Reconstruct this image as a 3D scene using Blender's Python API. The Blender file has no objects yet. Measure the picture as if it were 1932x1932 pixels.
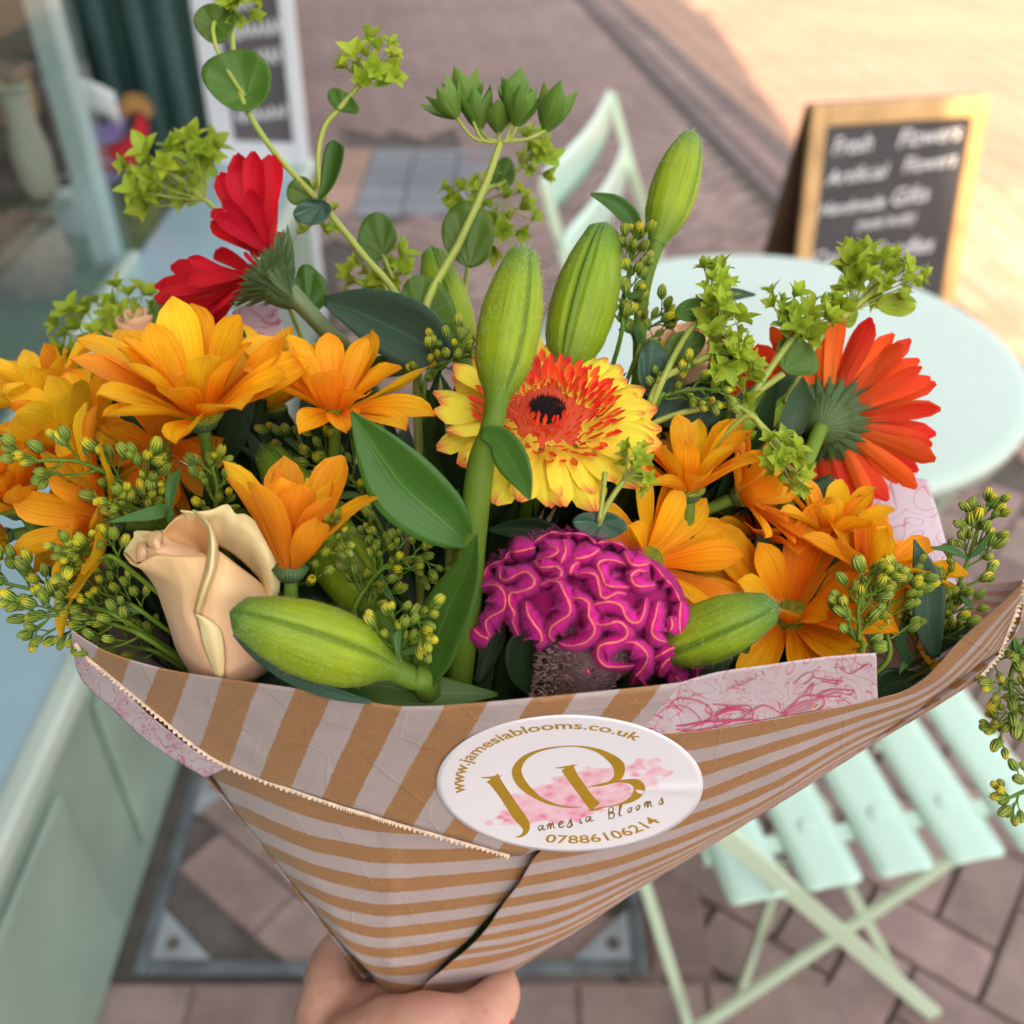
import bpy, math, random
from mathutils import Vector, Matrix, noise
R = math.radians
random.seed(7)
S = bpy.context.scene
COL = S.collection
# ------------------------------------------------------------ camera
PITCH = R(38); FPX = 1896.0; EYE = Vector((0, 0, 1.55))
cam = bpy.data.cameras.new('camera'); co = bpy.data.objects.new('camera', cam); COL.objects.link(co)
cam.sensor_width = 36; cam.lens = 36 * FPX / 1932; cam.clip_start = .02; cam.clip_end = 200
co.location = EYE; co.rotation_euler = (R(90) - PITCH, 0, 0)
cam.dof.use_dof = True; cam.dof.focus_distance = .33; cam.dof.aperture_fstop = 8.5
S.camera = co
RT = Vector((1, 0, 0)); UP = Vector((0, math.sin(PITCH), math.cos(PITCH))); FW = Vector((0, math.cos(PITCH), -math.sin(PITCH)))
def C(x, y, z):                       # point seen at (x, y) of the 1932 px photograph, z metres deep
    return EYE + FW * z + RT * ((x - 966) / FPX * z) + UP * ((966 - y) / FPX * z)
def G(x, y, h=0.0):                   # point seen at (x, y) lying at height h
    d = FW + RT * ((x - 966) / FPX) + UP * ((966 - y) / FPX)
    return EYE + d * ((h - EYE.z) / d.z)
def V(r, u, t): return (RT * r + UP * u - FW * t)
# ------------------------------------------------------------ world, sun, exposure
SUN = Vector((-.245, -.72, 1)).normalized()
w = bpy.data.worlds.new('World'); S.world = w; w.use_nodes = True
nt = w.node_tree; bg = nt.nodes['Background']
sky = nt.nodes.new('ShaderNodeTexSky'); sky.sky_type = 'NISHITA'; sky.sun_disc = False
sky.sun_elevation = math.asin(SUN.z); sky.sun_rotation = math.atan2(SUN.x, SUN.y)
sky.air_density = 1.0; sky.dust_density = 3.0; sky.ozone_density = .6
hs = nt.nodes.new('ShaderNodeHueSaturation'); hs.inputs['Saturation'].default_value = .42; nt.links.new(sky.outputs[0], hs.inputs['Color'])
wm = nt.nodes.new('ShaderNodeMix'); wm.data_type = 'RGBA'; wm.blend_type = 'MULTIPLY'; wm.inputs[0].default_value = 1; wm.inputs[7].default_value = (1.04, 1.0, .93, 1)   # warm tint on the sky light, offsetting its blue
nt.links.new(hs.outputs[0], wm.inputs[6]); nt.links.new(wm.outputs[2], bg.inputs[0]); bg.inputs[1].default_value = .15
S.cycles.max_bounces = 6; S.cycles.transmission_bounces = 3; S.cycles.transparent_max_bounces = 6; S.cycles.caustics_reflective = False; S.cycles.caustics_refractive = False; S.cycles.use_denoising = True; S.cycles.use_adaptive_sampling = True; S.cycles.adaptive_threshold = .025
sl = bpy.data.lights.new('sun', 'SUN'); sl.energy = 3.2; sl.angle = R(.5); sl.color = (1, .70, .44)
so = bpy.data.objects.new('sun', sl); COL.objects.link(so); so.location = (0, 0, 10)
so.rotation_euler = SUN.to_track_quat('Z', 'Y').to_euler()
S.view_settings.view_transform = 'Standard'; S.view_settings.look = 'None'
S.view_settings.gamma = 1; S.view_settings.use_curve_mapping = False
S.view_settings.exposure = 1.88
# ------------------------------------------------------------ node helpers
def newmat(name):
    m = bpy.data.materials.new(name); m.use_nodes = True
    return m, m.node_tree, m.node_tree.nodes['Principled BSDF'], m.node_tree.nodes['Material Output']
def nd(nt, t, ins=None, **kw):
    n = nt.nodes.new('ShaderNode' + t)
    for k, v in kw.items(): setattr(n, k, v)
    for k, v in (ins or {}).items():
        if isinstance(v, bpy.types.NodeSocket): nt.links.new(v, n.inputs[k])
        else: n.inputs[k].default_value = v
    return n
def ramp(nt, fac, stops, interp='LINEAR'):
    n = nt.nodes.new('ShaderNodeValToRGB'); n.color_ramp.interpolation = interp
    e = n.color_ramp.elements
    while len(e) < len(stops): e.new(.5)
    for el, (p, c) in zip(e, stops): el.position = p; el.color = (*c, 1) if len(c) == 3 else c
    nt.links.new(fac, n.inputs[0]); return n.outputs[0]
def mix(nt, f, a, b, mode='MIX'):
    n = nt.nodes.new('ShaderNodeMix'); n.data_type = 'RGBA'; n.blend_type = mode
    for i, v in ((0, f), (6, a), (7, b)):
        if isinstance(v, bpy.types.NodeSocket): nt.links.new(v, n.inputs[i])
        else: n.inputs[i].default_value = v if i == 0 else ((*v, 1) if len(v) == 3 else v)
    return n.outputs[2]
def math_(nt, op, a, b=0.0, c=0.0):
    n = nt.nodes.new('ShaderNodeMath'); n.operation = op
    for i, v in enumerate((a, b, c)):
        if isinstance(v, bpy.types.NodeSocket): nt.links.new(v, n.inputs[i])
        elif i < len(n.inputs): n.inputs[i].default_value = v
    return n.outputs[0]
def vary(nt, col, amt=.12, hue=.015):   # each object a shade of its own
    oi = nt.nodes.new('ShaderNodeObjectInfo')
    h = nt.nodes.new('ShaderNodeHueSaturation')
    nt.links.new(col, h.inputs['Color'])
    nt.links.new(math_(nt, 'MULTIPLY_ADD', oi.outputs['Random'], 2 * amt, 1 - amt), h.inputs['Value'])
    r2 = math_(nt, 'FRACT', math_(nt, 'MULTIPLY', oi.outputs['Random'], 7.13))
    nt.links.new(math_(nt, 'MULTIPLY_ADD', r2, 2 * hue, .5 - hue), h.inputs['Hue'])
    return h.outputs[0]
def thin(nt, p, out, col, t):           # light comes through thin tissue
    tr = nt.nodes.new('ShaderNodeBsdfTranslucent'); nt.links.new(col, tr.inputs[0])
    ms = nt.nodes.new('ShaderNodeMixShader'); ms.inputs[0].default_value = t
    nt.links.new(p.outputs[0], ms.inputs[1]); nt.links.new(tr.outputs[0], ms.inputs[2])
    nt.links.new(ms.outputs[0], out.inputs[0])
def plain(name, col, rough=.5, var=.15, scale=8, bump=0.0, bscale=60, metal=0, coat=0, spec=.5):
    m, nt, p, o = newmat(name)
    tc = nd(nt, 'TexCoord'); n = nd(nt, 'TexNoise', {'Vector': tc.outputs['Object'], 'Scale': scale, 'Detail': 6.0})
    a = tuple(c * (1 - var) for c in col); b = tuple(min(1, c * (1 + var)) for c in col)
    nt.links.new(ramp(nt, n.outputs[0], [(.3, a), (.7, b)]), p.inputs['Base Color'])
    p.inputs['Roughness'].default_value = rough; p.inputs['Metallic'].default_value = metal
    p.inputs['Coat Weight'].default_value = coat; p.inputs['Specular IOR Level'].default_value = spec
    if bump:
        n2 = nd(nt, 'TexNoise', {'Vector': tc.outputs['Object'], 'Scale': bscale, 'Detail': 4.0})
        b_ = nd(nt, 'Bump', {'Height': n2.outputs[0], 'Strength': bump, 'Distance': .002})
        nt.links.new(b_.outputs[0], p.inputs['Normal'])
    return m
def petalmat(name, stops, t=.3, streak=.25, rough=.55, amt=.1, hue=.012, ribs=3.0, sheen=0.0):
    m, nt, p, o = newmat(name)
    uv = nd(nt, 'TexCoord').outputs['UV']; sx = nd(nt, 'SeparateXYZ', {0: uv})
    oi = nd(nt, 'ObjectInfo')
    mp = nd(nt, 'Mapping', {'Vector': uv, 'Scale': (16, 1.3, 1)})
    nt.links.new(nd(nt, 'CombineXYZ', {0: math_(nt, 'MULTIPLY', oi.outputs['Random'], 40.0), 1: 0.0, 2: 0.0}).outputs[0], mp.inputs['Location'])
    nz = nd(nt, 'TexNoise', {'Vector': mp.outputs[0], 'Scale': 1.0, 'Detail': 5.0, 'Roughness': .6})
    off = nd(nt, 'TexNoise', {'Vector': mp.outputs[0], 'Scale': .35, 'Detail': 2.0})
    vv = math_(nt, 'ADD', sx.outputs[1], math_(nt, 'MULTIPLY_ADD', off.outputs[0], .3, -.15))
    col = ramp(nt, vv, stops)
    dark = mix(nt, 1.0, col, (1 - streak, 1 - streak * 1.6, 1 - streak * 1.6), 'MULTIPLY')
    col = mix(nt, math_(nt, 'GREATER_THAN', 2.0, 3.0), col, col)
    f = ramp(nt, nz.outputs[0], [(.40, (0, 0, 0)), (.70, (.8, .8, .8))])
    col = mix(nt, f, col, dark)
    col = vary(nt, col, amt, hue)
    nt.links.new(col, p.inputs['Base Color']); p.inputs['Roughness'].default_value = rough
    p.inputs['Specular IOR Level'].default_value = .18
    if sheen: p.inputs['Sheen Weight'].default_value = sheen
    rb = math_(nt, 'SINE', math_(nt, 'MULTIPLY', sx.outputs[0], ribs * 6.283))
    hh = math_(nt, 'ADD', math_(nt, 'MULTIPLY', rb, .3), nz.outputs[0])
    b_ = nd(nt, 'Bump', {'Height': hh, 'Strength': .28, 'Distance': .0005}); nt.links.new(b_.outputs[0], p.inputs['Normal'])
    thin(nt, p, o, col, t)
    return m
def leafmat(name, base, vein, n=14.0, t=.18, rough=.42, warp=.5, mid=True, strength=.16, amt=.12):
    m, nt, p, o = newmat(name)
    tc = nd(nt, 'TexCoord'); uv = tc.outputs['UV']; sx = nd(nt, 'SeparateXYZ', {0: uv})
    nz = nd(nt, 'TexNoise', {'Vector': nd(nt, 'Mapping', {'Vector': uv, 'Scale': (n, 1.0, 1)}).outputs[0], 'Scale': 1.0, 'Detail': 4.0})
    big = nd(nt, 'TexNoise', {'Vector': tc.outputs['Object'], 'Scale': 60.0, 'Detail': 3.0})
    ln = math_(nt, 'SINE', math_(nt, 'ADD', math_(nt, 'MULTIPLY', sx.outputs[0], n * 6.283), math_(nt, 'MULTIPLY', nz.outputs[0], 3.0 * warp)))
    f = ramp(nt, math_(nt, 'MULTIPLY_ADD', ln, .5, .5), [(.7, (0, 0, 0)), (1, (1, 1, 1))])
    col = mix(nt, math_(nt, 'MULTIPLY', f, strength), base, vein)
    col = mix(nt, math_(nt, 'MULTIPLY', ramp(nt, nz.outputs[0], [(.35, (0, 0, 0)), (.7, (1, 1, 1))]), .35), col, tuple(c * 1.5 for c in base))
    col = mix(nt, math_(nt, 'MULTIPLY', big.outputs[0], .45), col, tuple(c * .55 for c in base))
    if mid:
        md = math_(nt, 'ABSOLUTE', math_(nt, 'SUBTRACT', sx.outputs[0], .5))
        col = mix(nt, ramp(nt, md, [(.0, (.6, .6, .6)), (.025, (0, 0, 0))]), col, vein)
    col = vary(nt, col, amt, .012)
    nt.links.new(col, p.inputs['Base Color']); p.inputs['Roughness'].default_value = rough
    p.inputs['Specular IOR Level'].default_value = .28
    b_ = nd(nt, 'Bump', {'Height': math_(nt, 'ADD', math_(nt, 'MULTIPLY', ln, .08), nz.outputs[0]), 'Strength': .3, 'Distance': .0005})
    nt.links.new(b_.outputs[0], p.inputs['Normal'])
    thin(nt, p, o, col, t)
    return m
# ------------------------------------------------------------ object helpers
def tag(o, label=None, cat=None, group=None, kind=None):
    if label: o['label'] = label
    if cat: o['category'] = cat
    if group: o['group'] = group
    if kind: o['kind'] = kind
    return o
def root(name, loc, label, cat, group=None, rot=None):
    o = bpy.data.objects.new(name, None); COL.objects.link(o); o.empty_display_size = .02
    M = Matrix.Translation(loc)
    if rot is not None: M = M @ rot.to_4x4()
    o.matrix_world = M; o['_m'] = [x for r in M for x in r]
    return tag(o, label, cat, group)
ROOTM = {}
def me_(name, vs, fs, mat, uvs=None, smooth=True):
    me = bpy.data.meshes.new(name); me.from_pydata([tuple(v) for v in vs], [], fs)
    if uvs is not None:
        l = me.uv_layers.new(name='UVMap'); d = l.data
        for p in me.polygons:
            for li in p.loop_indices: d[li].uv = uvs[me.loops[li].vertex_index]
    if smooth: me.polygons.foreach_set('use_smooth', [True] * len(me.polygons))
    mats = mat if isinstance(mat, list) else [mat]
    for m in mats: me.materials.append(m)
    return me
def link(name, me, parent=None, M=None):
    o = bpy.data.objects.new(name, me); COL.objects.link(o)
    if parent is not None: o.parent = parent
    if M is not None: o.matrix_basis = M
    return o
def mk(name, vs, fs, mat, parent=None, uvs=None, smooth=True, world=True):
    """mesh part; vertices in world coordinates unless world=False (then the parent's own)"""
    if parent is not None and world:
        M = rootm(parent).inverted(); vs = [M @ Vector(v) for v in vs]
    return link(name, me_(name, vs, fs, mat, uvs, smooth), parent)
def rootm(o):
    M = Matrix.Identity(4)
    if '_m' in o: a = list(o['_m']); return Matrix([a[i * 4:i * 4 + 4] for i in range(4)])
    if o.parent: return rootm(o.parent) @ o.matrix_basis
    return o.matrix_basis.copy()
def thick(o, t=.0003, off=0):
    m = o.modifiers.new('thickness', 'SOLIDIFY'); m.thickness = t; m.offset = off; return o
def bev(o, wd=.002, s=2):
    m = o.modifiers.new('edge', 'BEVEL'); m.width = wd; m.segments = s; m.limit_method = 'ANGLE'; return o
def cr(P, t):                          # Catmull-Rom through list of tuples, t in 0..1
    n = len(P) - 1
    if n < 1: return P[0]
    x = min(max(t, 0), 1) * n; i = min(int(x), n - 1); f = x - i
    a = P[max(i - 1, 0)]; b = P[i]; c = P[i + 1]; d = P[min(i + 2, n)]
    if isinstance(b, Vector) or isinstance(b, tuple):
        return tuple(.5 * (2 * q + (r - p) * f + (2 * p - 5 * q + 4 * r - s) * f * f + (3 * q - 3 * r + s - p) * f ** 3) for p, q, r, s in zip(a, b, c, d))
    return .5 * (2 * b + (c - a) * f + (2 * a - 5 * b + 4 * c - d) * f * f + (3 * b - 3 * c + d - a) * f ** 3)
def lerp(T, x):                        # table lookup
    for (a, b), (c, d) in zip(T, T[1:]):
        if x <= c: return b + (d - b) * ((x - a) / (c - a) if c > a else 0)
    return T[-1][1]
def grid(fn, nu, nv):
    vs, uv, fs = [], [], []
    for j in range(nv + 1):
        for i in range(nu + 1):
            u, v = i / nu, j / nv; r = fn(u, v)
            if len(r) == 2: vs.append(r[0]); uv.append(r[1])
            else: vs.append(r); uv.append((u, v))
    for j in range(nv):
        for i in range(nu):
            a = j * (nu + 1) + i; fs.append((a, a + 1, a + nu + 2, a + nu + 1))
    return vs, fs, uv
def loft(name, rows, mat, parent, nu=16, nv=12, ks=None, wob=0.0, wf=40, zf=None, zo=0.0, smooth=True):
    """surface through rows of (px, py[, z]); z from zf(px, py) when given"""
    def fn(u, v):
        p = cr([cr(r, u) for r in rows], v)
        z = (zf(p[0], p[1]) if zf else p[2]) + zo
        P = C(p[0], p[1], z)
        if wob: P = P + FW * (noise.noise(P * wf) * wob + noise.noise(P * wf * 3.1) * wob * .4)
        k = cr([(a,) for a in ks], v)[0] if ks else v
        return P, (u, k)
    vs, fs, uv = grid(fn, nu, nv)
    return mk(name, vs, fs, mat, parent, uv, smooth)
def tubeverts(pts, rad, sides=8, n=None, vs=None, fs=None, cap=True):
    """append a tube through world points"""
    vs = vs if vs is not None else []; fs = fs if fs is not None else []
    P = [tuple(p) for p in pts]; n = n or max(2, 4 * (len(P) - 1))
    rr = rad if isinstance(rad, (list, tuple)) else [rad] * 2
    Q = [Vector(cr(P, i / n)) for i in range(n + 1)]
    b0 = len(vs); up = None
    for i, q in enumerate(Q):
        d = (Q[min(i + 1, n)] - Q[max(i - 1, 0)])
        d = d.normalized() if d.length > 1e-9 else Vector((0, 0, 1))
        if up is None: up = d.orthogonal().normalized()
        up = (up - d * up.dot(d)); up = up.normalized() if up.length > 1e-6 else d.orthogonal().normalized()
        s = d.cross(up); r = cr([(x,) for x in rr], i / n)[0]
        for k in range(sides):
            a = 2 * math.pi * k / sides; vs.append(q + up * (math.cos(a) * r) + s * (math.sin(a) * r))
    for i in range(n):
        for k in range(sides):
            a = b0 + i * sides + k; b = b0 + i * sides + (k + 1) % sides
            fs.append((a, b, b + sides, a + sides))
    if cap:
        fs.append(tuple(b0 + k for k in reversed(range(sides)))); fs.append(tuple(b0 + n * sides + k for k in range(sides)))
    return vs, fs
def tube(name, pts, rad, mat, parent, sides=8, n=None):
    vs, fs = tubeverts(pts, rad, sides, n); return mk(name, vs, fs, mat, parent)
def box(vs, fs, a, b):                 # axis aligned box between corners, appended
    n = len(vs)
    for x in (a[0], b[0]):
        for y in (a[1], b[1]):
            for z in (a[2], b[2]): vs.append(Vector((x, y, z)))
    for f in ((0, 1, 3, 2), (4, 6, 7, 5), (0, 4, 5, 1), (2, 3, 7, 6), (0, 2, 6, 4), (1, 5, 7, 3)): fs.append(tuple(n + i for i in f))
    return vs, fs
def boxo(name, a, b, mat, parent=None, bw=.003, M=None):
    vs, fs = box([], [], a, b)
    if M is not None: vs = [M @ v for v in vs]
    o = mk(name, vs, fs, mat, parent, smooth=False)
    if bw: bev(o, bw)
    return o
def bar(name, a, b, wd, dp, side, mat, parent, bw=.002):   # rectangular bar from a to b, wide along `side`
    a = Vector(a); b = Vector(b); d = (b - a).normalized(); s = Vector(side); s = (s - d * s.dot(d)).normalized(); t = d.cross(s)
    vs = [p + s * (i * wd / 2) + t * (j * dp / 2) for p in (a, b) for i, j in ((-1, -1), (1, -1), (1, 1), (-1, 1))]
    fs = [(3, 2, 1, 0), (4, 5, 6, 7)] + [(i, (i + 1) % 4, 4 + (i + 1) % 4, 4 + i) for i in range(4)]
    o = mk(name, vs, fs, mat, parent, smooth=False)
    if bw: bev(o, bw)
    return o
def text_tris(txt, size=1.0, shear=0.0, offset=0.0, spacing=1.0):
    """filled text outline as 2-D verts and faces"""
    c = bpy.data.curves.new('t', 'FONT'); c.body = txt; c.size = size; c.shear = shear; c.offset = offset
    c.space_character = spacing; c.resolution_u = 3; c.align_x = 'CENTER'
    o = bpy.data.objects.new('t', c); COL.objects.link(o)
    dg = bpy.context.evaluated_depsgraph_get(); e = o.evaluated_get(dg); me = bpy.data.meshes.new_from_object(e)
    vs = [v.co.copy() for v in me.vertices]; fs = [tuple(p.vertices) for p in me.polygons]
    bpy.data.objects.remove(o); bpy.data.curves.remove(c); bpy.data.meshes.remove(me)
    return vs, fs
def stroke2(pts, wds, n=24, vs=None, fs=None):   # flat ribbon along 2-D points
    vs = vs if vs is not None else []; fs = fs if fs is not None else []
    wds = wds if isinstance(wds, (list, tuple)) else [wds, wds]
    Q = [cr([tuple(map(float, p)) for p in pts], i / n) for i in range(n + 1)]; b = len(vs)
    for i, q in enumerate(Q):
        a, c = Q[max(i - 1, 0)], Q[min(i + 1, n)]; dx, dy = c[0] - a[0], c[1] - a[1]; L = math.hypot(dx, dy) or 1
        wd = cr([(x,) for x in wds], i / n)[0] / 2
        vs.append((q[0] - dy / L * wd, q[1] + dx / L * wd)); vs.append((q[0] + dy / L * wd, q[1] - dx / L * wd))
    for i in range(n): fs.append((b + 2 * i, b + 2 * i + 1, b + 2 * i + 3, b + 2 * i + 2))
    return vs, fs
# ============================================================ THE PLACE
# ---- ground materials
def brickmat(name, a, b, rough=.8):
    m, nt, p, o = newmat(name); tc = nd(nt, 'TexCoord')
    g = nd(nt, 'NewGeometry').outputs['Position']
    n1 = nd(nt, 'TexNoise', {'Vector': g, 'Scale': 14.0, 'Detail': 8.0, 'Roughness': .65})
    n2 = nd(nt, 'TexNoise', {'Vector': g, 'Scale': 1.6, 'Detail': 3.0})
    c = ramp(nt, n1.outputs[0], [(.3, a), (.7, b)])
    c = mix(nt, ramp(nt, n2.outputs[0], [(.4, (0, 0, 0)), (.65, (.5, .5, .5))]), c, tuple(x * .75 for x in a))
    c = vary(nt, c, .2, .012)
    nt.links.new(c, p.inputs['Base Color']); p.inputs['Roughness'].default_value = rough
    b_ = nd(nt, 'Bump', {'Height': nd(nt, 'TexNoise', {'Vector': g, 'Scale': 160.0, 'Detail': 5.0}).outputs[0], 'Strength': .5, 'Distance': .003})
    nt.links.new(b_.outputs[0], p.inputs['Normal']); return m
MB = brickmat('brick', (.185, .125, .112), (.30, .215, .19))
MBT_SUN = brickmat('brick_tan_sunlit', (.37, .23, .165), (.44, .285, .205))  # mauve brick with sunlight put into its colour; also the real tan column
MBG = brickmat('brick_grey', (.17, .18, .205), (.25, .265, .29))
MBD = brickmat('brick_dark', (.11, .085, .082), (.17, .13, .125))
MJ = plain('joint_sand', (.085, .072, .062), .95, .3, 30, .5, 200)
MSUNFAR = brickmat('far_paving_sunlit', (.37, .23, .165), (.44, .285, .205))  # same sunlit brick colour carried on to the far road
vs = [(-60, -40, -.014), (60, -40, -.014), (60, 90, -.014), (-60, 90, -.014)]
ground = mk('ground', vs, [(0, 1, 2, 3)], MJ, smooth=False); tag(ground, kind='structure')
def paver_mesh(L, W, mat, ch=.004, h=.05):
    vs = []
    for z, i in ((-h, 0), (-ch, 0), (0, ch)):
        for sx, sy in ((-1, -1), (1, -1), (1, 1), (-1, 1)): vs.append((sx * (L / 2 - i), sy * (W / 2 - i), z))
    fs = [(4 * k + i, 4 * k + (i + 1) % 4, 4 * k + 4 + (i + 1) % 4, 4 * k + 4 + i) for k in (0, 1) for i in range(4)] + [(8, 9, 10, 11)]
    return vs, fs
pv, pf = paver_mesh(.193, .093, MB)
ME_B = {}
for k, m_ in (('b', MB), ('t', MBT_SUN), ('g', MBG), ('d', MBD)): ME_B[k] = me_('brick', pv, pf, m_, smooth=False)
pave = bpy.data.objects.new('pavement', None); COL.objects.link(pave); tag(pave, 'mauve red block paving in front of the shop', kind='structure')
sunsand = mk('sunlit_joint_sand', [(edx, edy, -.006) for edx, edy in ((1.74, .5), (6, .5), (6, 9.6), (.5, 9.6))], [(0, 1, 2, 3)], plain('sunlit_sand', (.30, .195, .14), .95, .2, 20), smooth=False); tag(sunsand, kind='structure')  # paler joint sand, sunlight put into its colour
def edgex(y): return 1.36 - .15 * (y - 2.6)          # inner line of the long drain blocks
cells = []                                            # (x, y, rot, kind)
MH = (-.60, .80, .215, 1.21)                          # manhole frame
# courses square to the shop beside the cover, herringbone turned 53 degrees elsewhere
A53 = R(53)
ca, sa = math.cos(A53), math.sin(A53)
for i in range(-60, 90):
    for j in range(-60, 90):
        # herringbone lattice of 2x1 blocks, cell .1 m
        for kind in (0, 1):
            X = (i + 0.0) * .1; Y = (j + 0.0) * .1
            s = (i - j) % 4
            if kind == 0 and s == 0: cx, cy, rr = X + .1, Y + .05, 0
            elif kind == 1 and s == 3: cx, cy, rr = X + .05, Y + .1, R(90)
            else: continue
            if kind == 1: cx, cy = X + .05, Y + .1 - 0.0
            x = cx * ca - cy * sa; y = cx * sa + cy * ca + .3
            cells.append((x, y, rr + A53, 'b'))
def inview(x, y):
    if y < .55 or y > 9.5: return False
    d = Vector((x, y, 0)) - EYE; z = d.dot(FW); return abs(d.x / z) < .60 and z > 0
fin = []
for x, y, r_, k in cells:
    if not inview(x, y): continue
    if x < -.56 and (y < 3.6 or x < -2.35): continue
    if MH[0] - .03 < x < MH[2] + .02 and MH[1] - .02 < y < MH[3] + .06: continue
    if y <= .83 and x < .33: fin.append((x, y, r_, 'b', -.007)); continue
    if x > edgex(y) - .10: continue
    if .21 < x < .33 and y < 2.5: fin.append((x, y, r_, 'b', -.007)); continue
    if -.85 < x < -.2 and 3.9 < y < 4.95: continue
    fin.append((x, y, r_, 'b'))
y = .74
for row in range(3):                                   # courses under the cover
    for i in range(6):
        fin.append((-.60 + .2 * i + (.1 if row % 2 else 0), y - row * .1, 0, 'b'))
for i in range(8): fin.append((.27, .90 + i * .2, R(90), 'b'))
for i in range(4):
    for j in range(8): fin.append((-.75 + .2 * i, 3.96 + .1 * j + .03, 0, 'g' if i else 't'))
# long blocks of the drain line, three courses
ang = math.atan2(1, -.15)
for k in range(3):
    for i in range(44):
        yy = .6 + i * .2; fin.append((edgex(yy) + .0 + k * .1, yy + .015 * k, ang, 'd' if k != 1 else 'b'))
# same paving beyond it, sunlight put into its tan colour
for i in range(0, 46):
    for j in range(0, 60):
        yy = .6 + i * .2; xx = edgex(yy) + .3 + j * .1
        if inview(xx, yy): fin.append((xx, yy + (.1 if j % 2 else 0), ang, 't'))
def sz(q): d = Vector((q[0], q[1], 0)) - EYE; return d.dot(FW)
fin.sort(key=sz)
def hidden(q):                                        # lies behind the bouquet
    d = Vector((q[0], q[1], 0)) - EYE; z = d.dot(FW); px = 966 + d.x / z * FPX; py = 966 - d.dot(UP) / z * FPX
    return (620 < px < 1150 and 560 < py < 1780) or py > 2000 or px < -60 or px > 2000 or (450 < px < 1750 and 700 < py < 1300)
near = [q for q in fin if not hidden(q)][:290]; ns = set(near)
for x, y, r_, k, *dz in near:
    o = link('brick', ME_B[k], pave, Matrix.Translation((x, y, random.uniform(-.002, .001) + sum(dz))) @ Matrix.Rotation(r_ + random.uniform(-.01, .01), 4, 'Z'))
for k, m_, nm in (('b', MB, 'far_bricks'), ('t', MBT_SUN, 'tan_bricks'), ('g', MBG, 'grey_bricks'), ('d', MBD, 'drain_bricks')):  # tan ones: the sunlit-coloured copy of the brick, plus the tan column
    vs, fs = [], []
    for q in fin:
        if q in ns or q[3] != k: continue
        M = Matrix.Translation((q[0], q[1], random.uniform(-.002, .001) + sum(q[4:]))) @ Matrix.Rotation(q[2] + random.uniform(-.01, .01), 4, 'Z')
        n = len(vs); vs += [M @ Vector(v) for v in pv]; fs += [tuple(n + i for i in f) for f in pf]
    if vs: tag(mk(nm, vs, fs, m_, pave, smooth=False), kind='stuff')
far = mk('road', [(-30, 9.3, -.004), (60, 9.3, -.004), (60, 90, -.004), (-30, 90, -.004)], [(0, 1, 2, 3)], MSUNFAR, smooth=False); tag(far, kind='structure')
far2 = mk('road', [(5.6, -12, -.006), (60, -12, -.006), (60, 9.3, -.006), (5.6, 9.3, -.006)], [(0, 1, 2, 3)], MSUNFAR, smooth=False); tag(far2, kind='structure')
# ---- manhole cover with brick infill
MMET = plain('worn_steel', (.13, .145, .155), .45, .3, 20, .3, 150, metal=.5)
MPL = plain('pale_plate', (.26, .285, .30), .5, .2, 14, .2, 90, metal=.2)
mh = root('manhole_cover', Vector((-.2, 1.0, 0)), 'recessed steel manhole frame filled with brick in the paving under the bouquet', 'manhole cover')
x0, y0, x1, y1 = MH
for a, b in (((x0, y0, -.03), (x0 + .022, y1, .003)), ((x1 - .022, y0, -.03), (x1, y1, .003)), ((x0 + .023, y0, -.03), (x1 - .023, y0 + .022, .003)), ((x0 + .023, y1 - .022, -.03), (x1 - .023, y1, .003))):
    boxo('frame', a, b, MMET, mh)
for sx, sy in ((1, 1), (-1, 1), (1, -1), (-1, -1)):
    cx = x0 + .024 if sx > 0 else x1 - .024; cy = y0 + .024 if sy > 0 else y1 - .024
    a = [(cx, cy), (cx + sx * .095, cy), (cx, cy + sy * .085)]
    vs = [(px, py, z) for z in (-.02, .002) for px, py in a]
    mk('corner_plate', vs, [(0, 1, 2), (3, 4, 5), (0, 1, 4, 3), (1, 2, 5, 4), (2, 0, 3, 5)], MPL, mh, smooth=False)
    h = []; n = 14; hx, hy = cx + sx * .028, cy + sy * .026
    vs = [(hx + .011 * math.cos(6.283 * i / n), hy + .011 * math.sin(6.283 * i / n), .0045) for i in range(n)] + [(hx + .011 * math.cos(6.283 * i / n), hy + .011 * math.sin(6.283 * i / n), .001) for i in range(n)]
    mk('keyhole', vs, [tuple(range(n))] + [(i, (i + 1) % n, n + (i + 1) % n, n + i) for i in range(n)], MJ, mh)
for i in range(-8, 9):
    for j in range(-8, 9):
        X = (i + (.5 if j % 2 else 0)) * .197; Y = j * .097
        x = X * math.cos(R(-38)) - Y * math.sin(R(-38)) - .2; y = X * math.sin(R(-38)) + Y * math.cos(R(-38)) + 1.0
        ok = x0 + .055 < x < x1 - .055 and y0 + .045 < y < y1 - .045 and (abs(x - (x0 + x1) / 2) / .33 + abs(y - (y0 + y1) / 2) / .19) < 9
        if ok: link('brick', ME_B['b'], mh, Matrix.Translation((x + .2, y - 1.0, -.006)) @ Matrix.Rotation(R(-38), 4, 'Z'))
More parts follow.
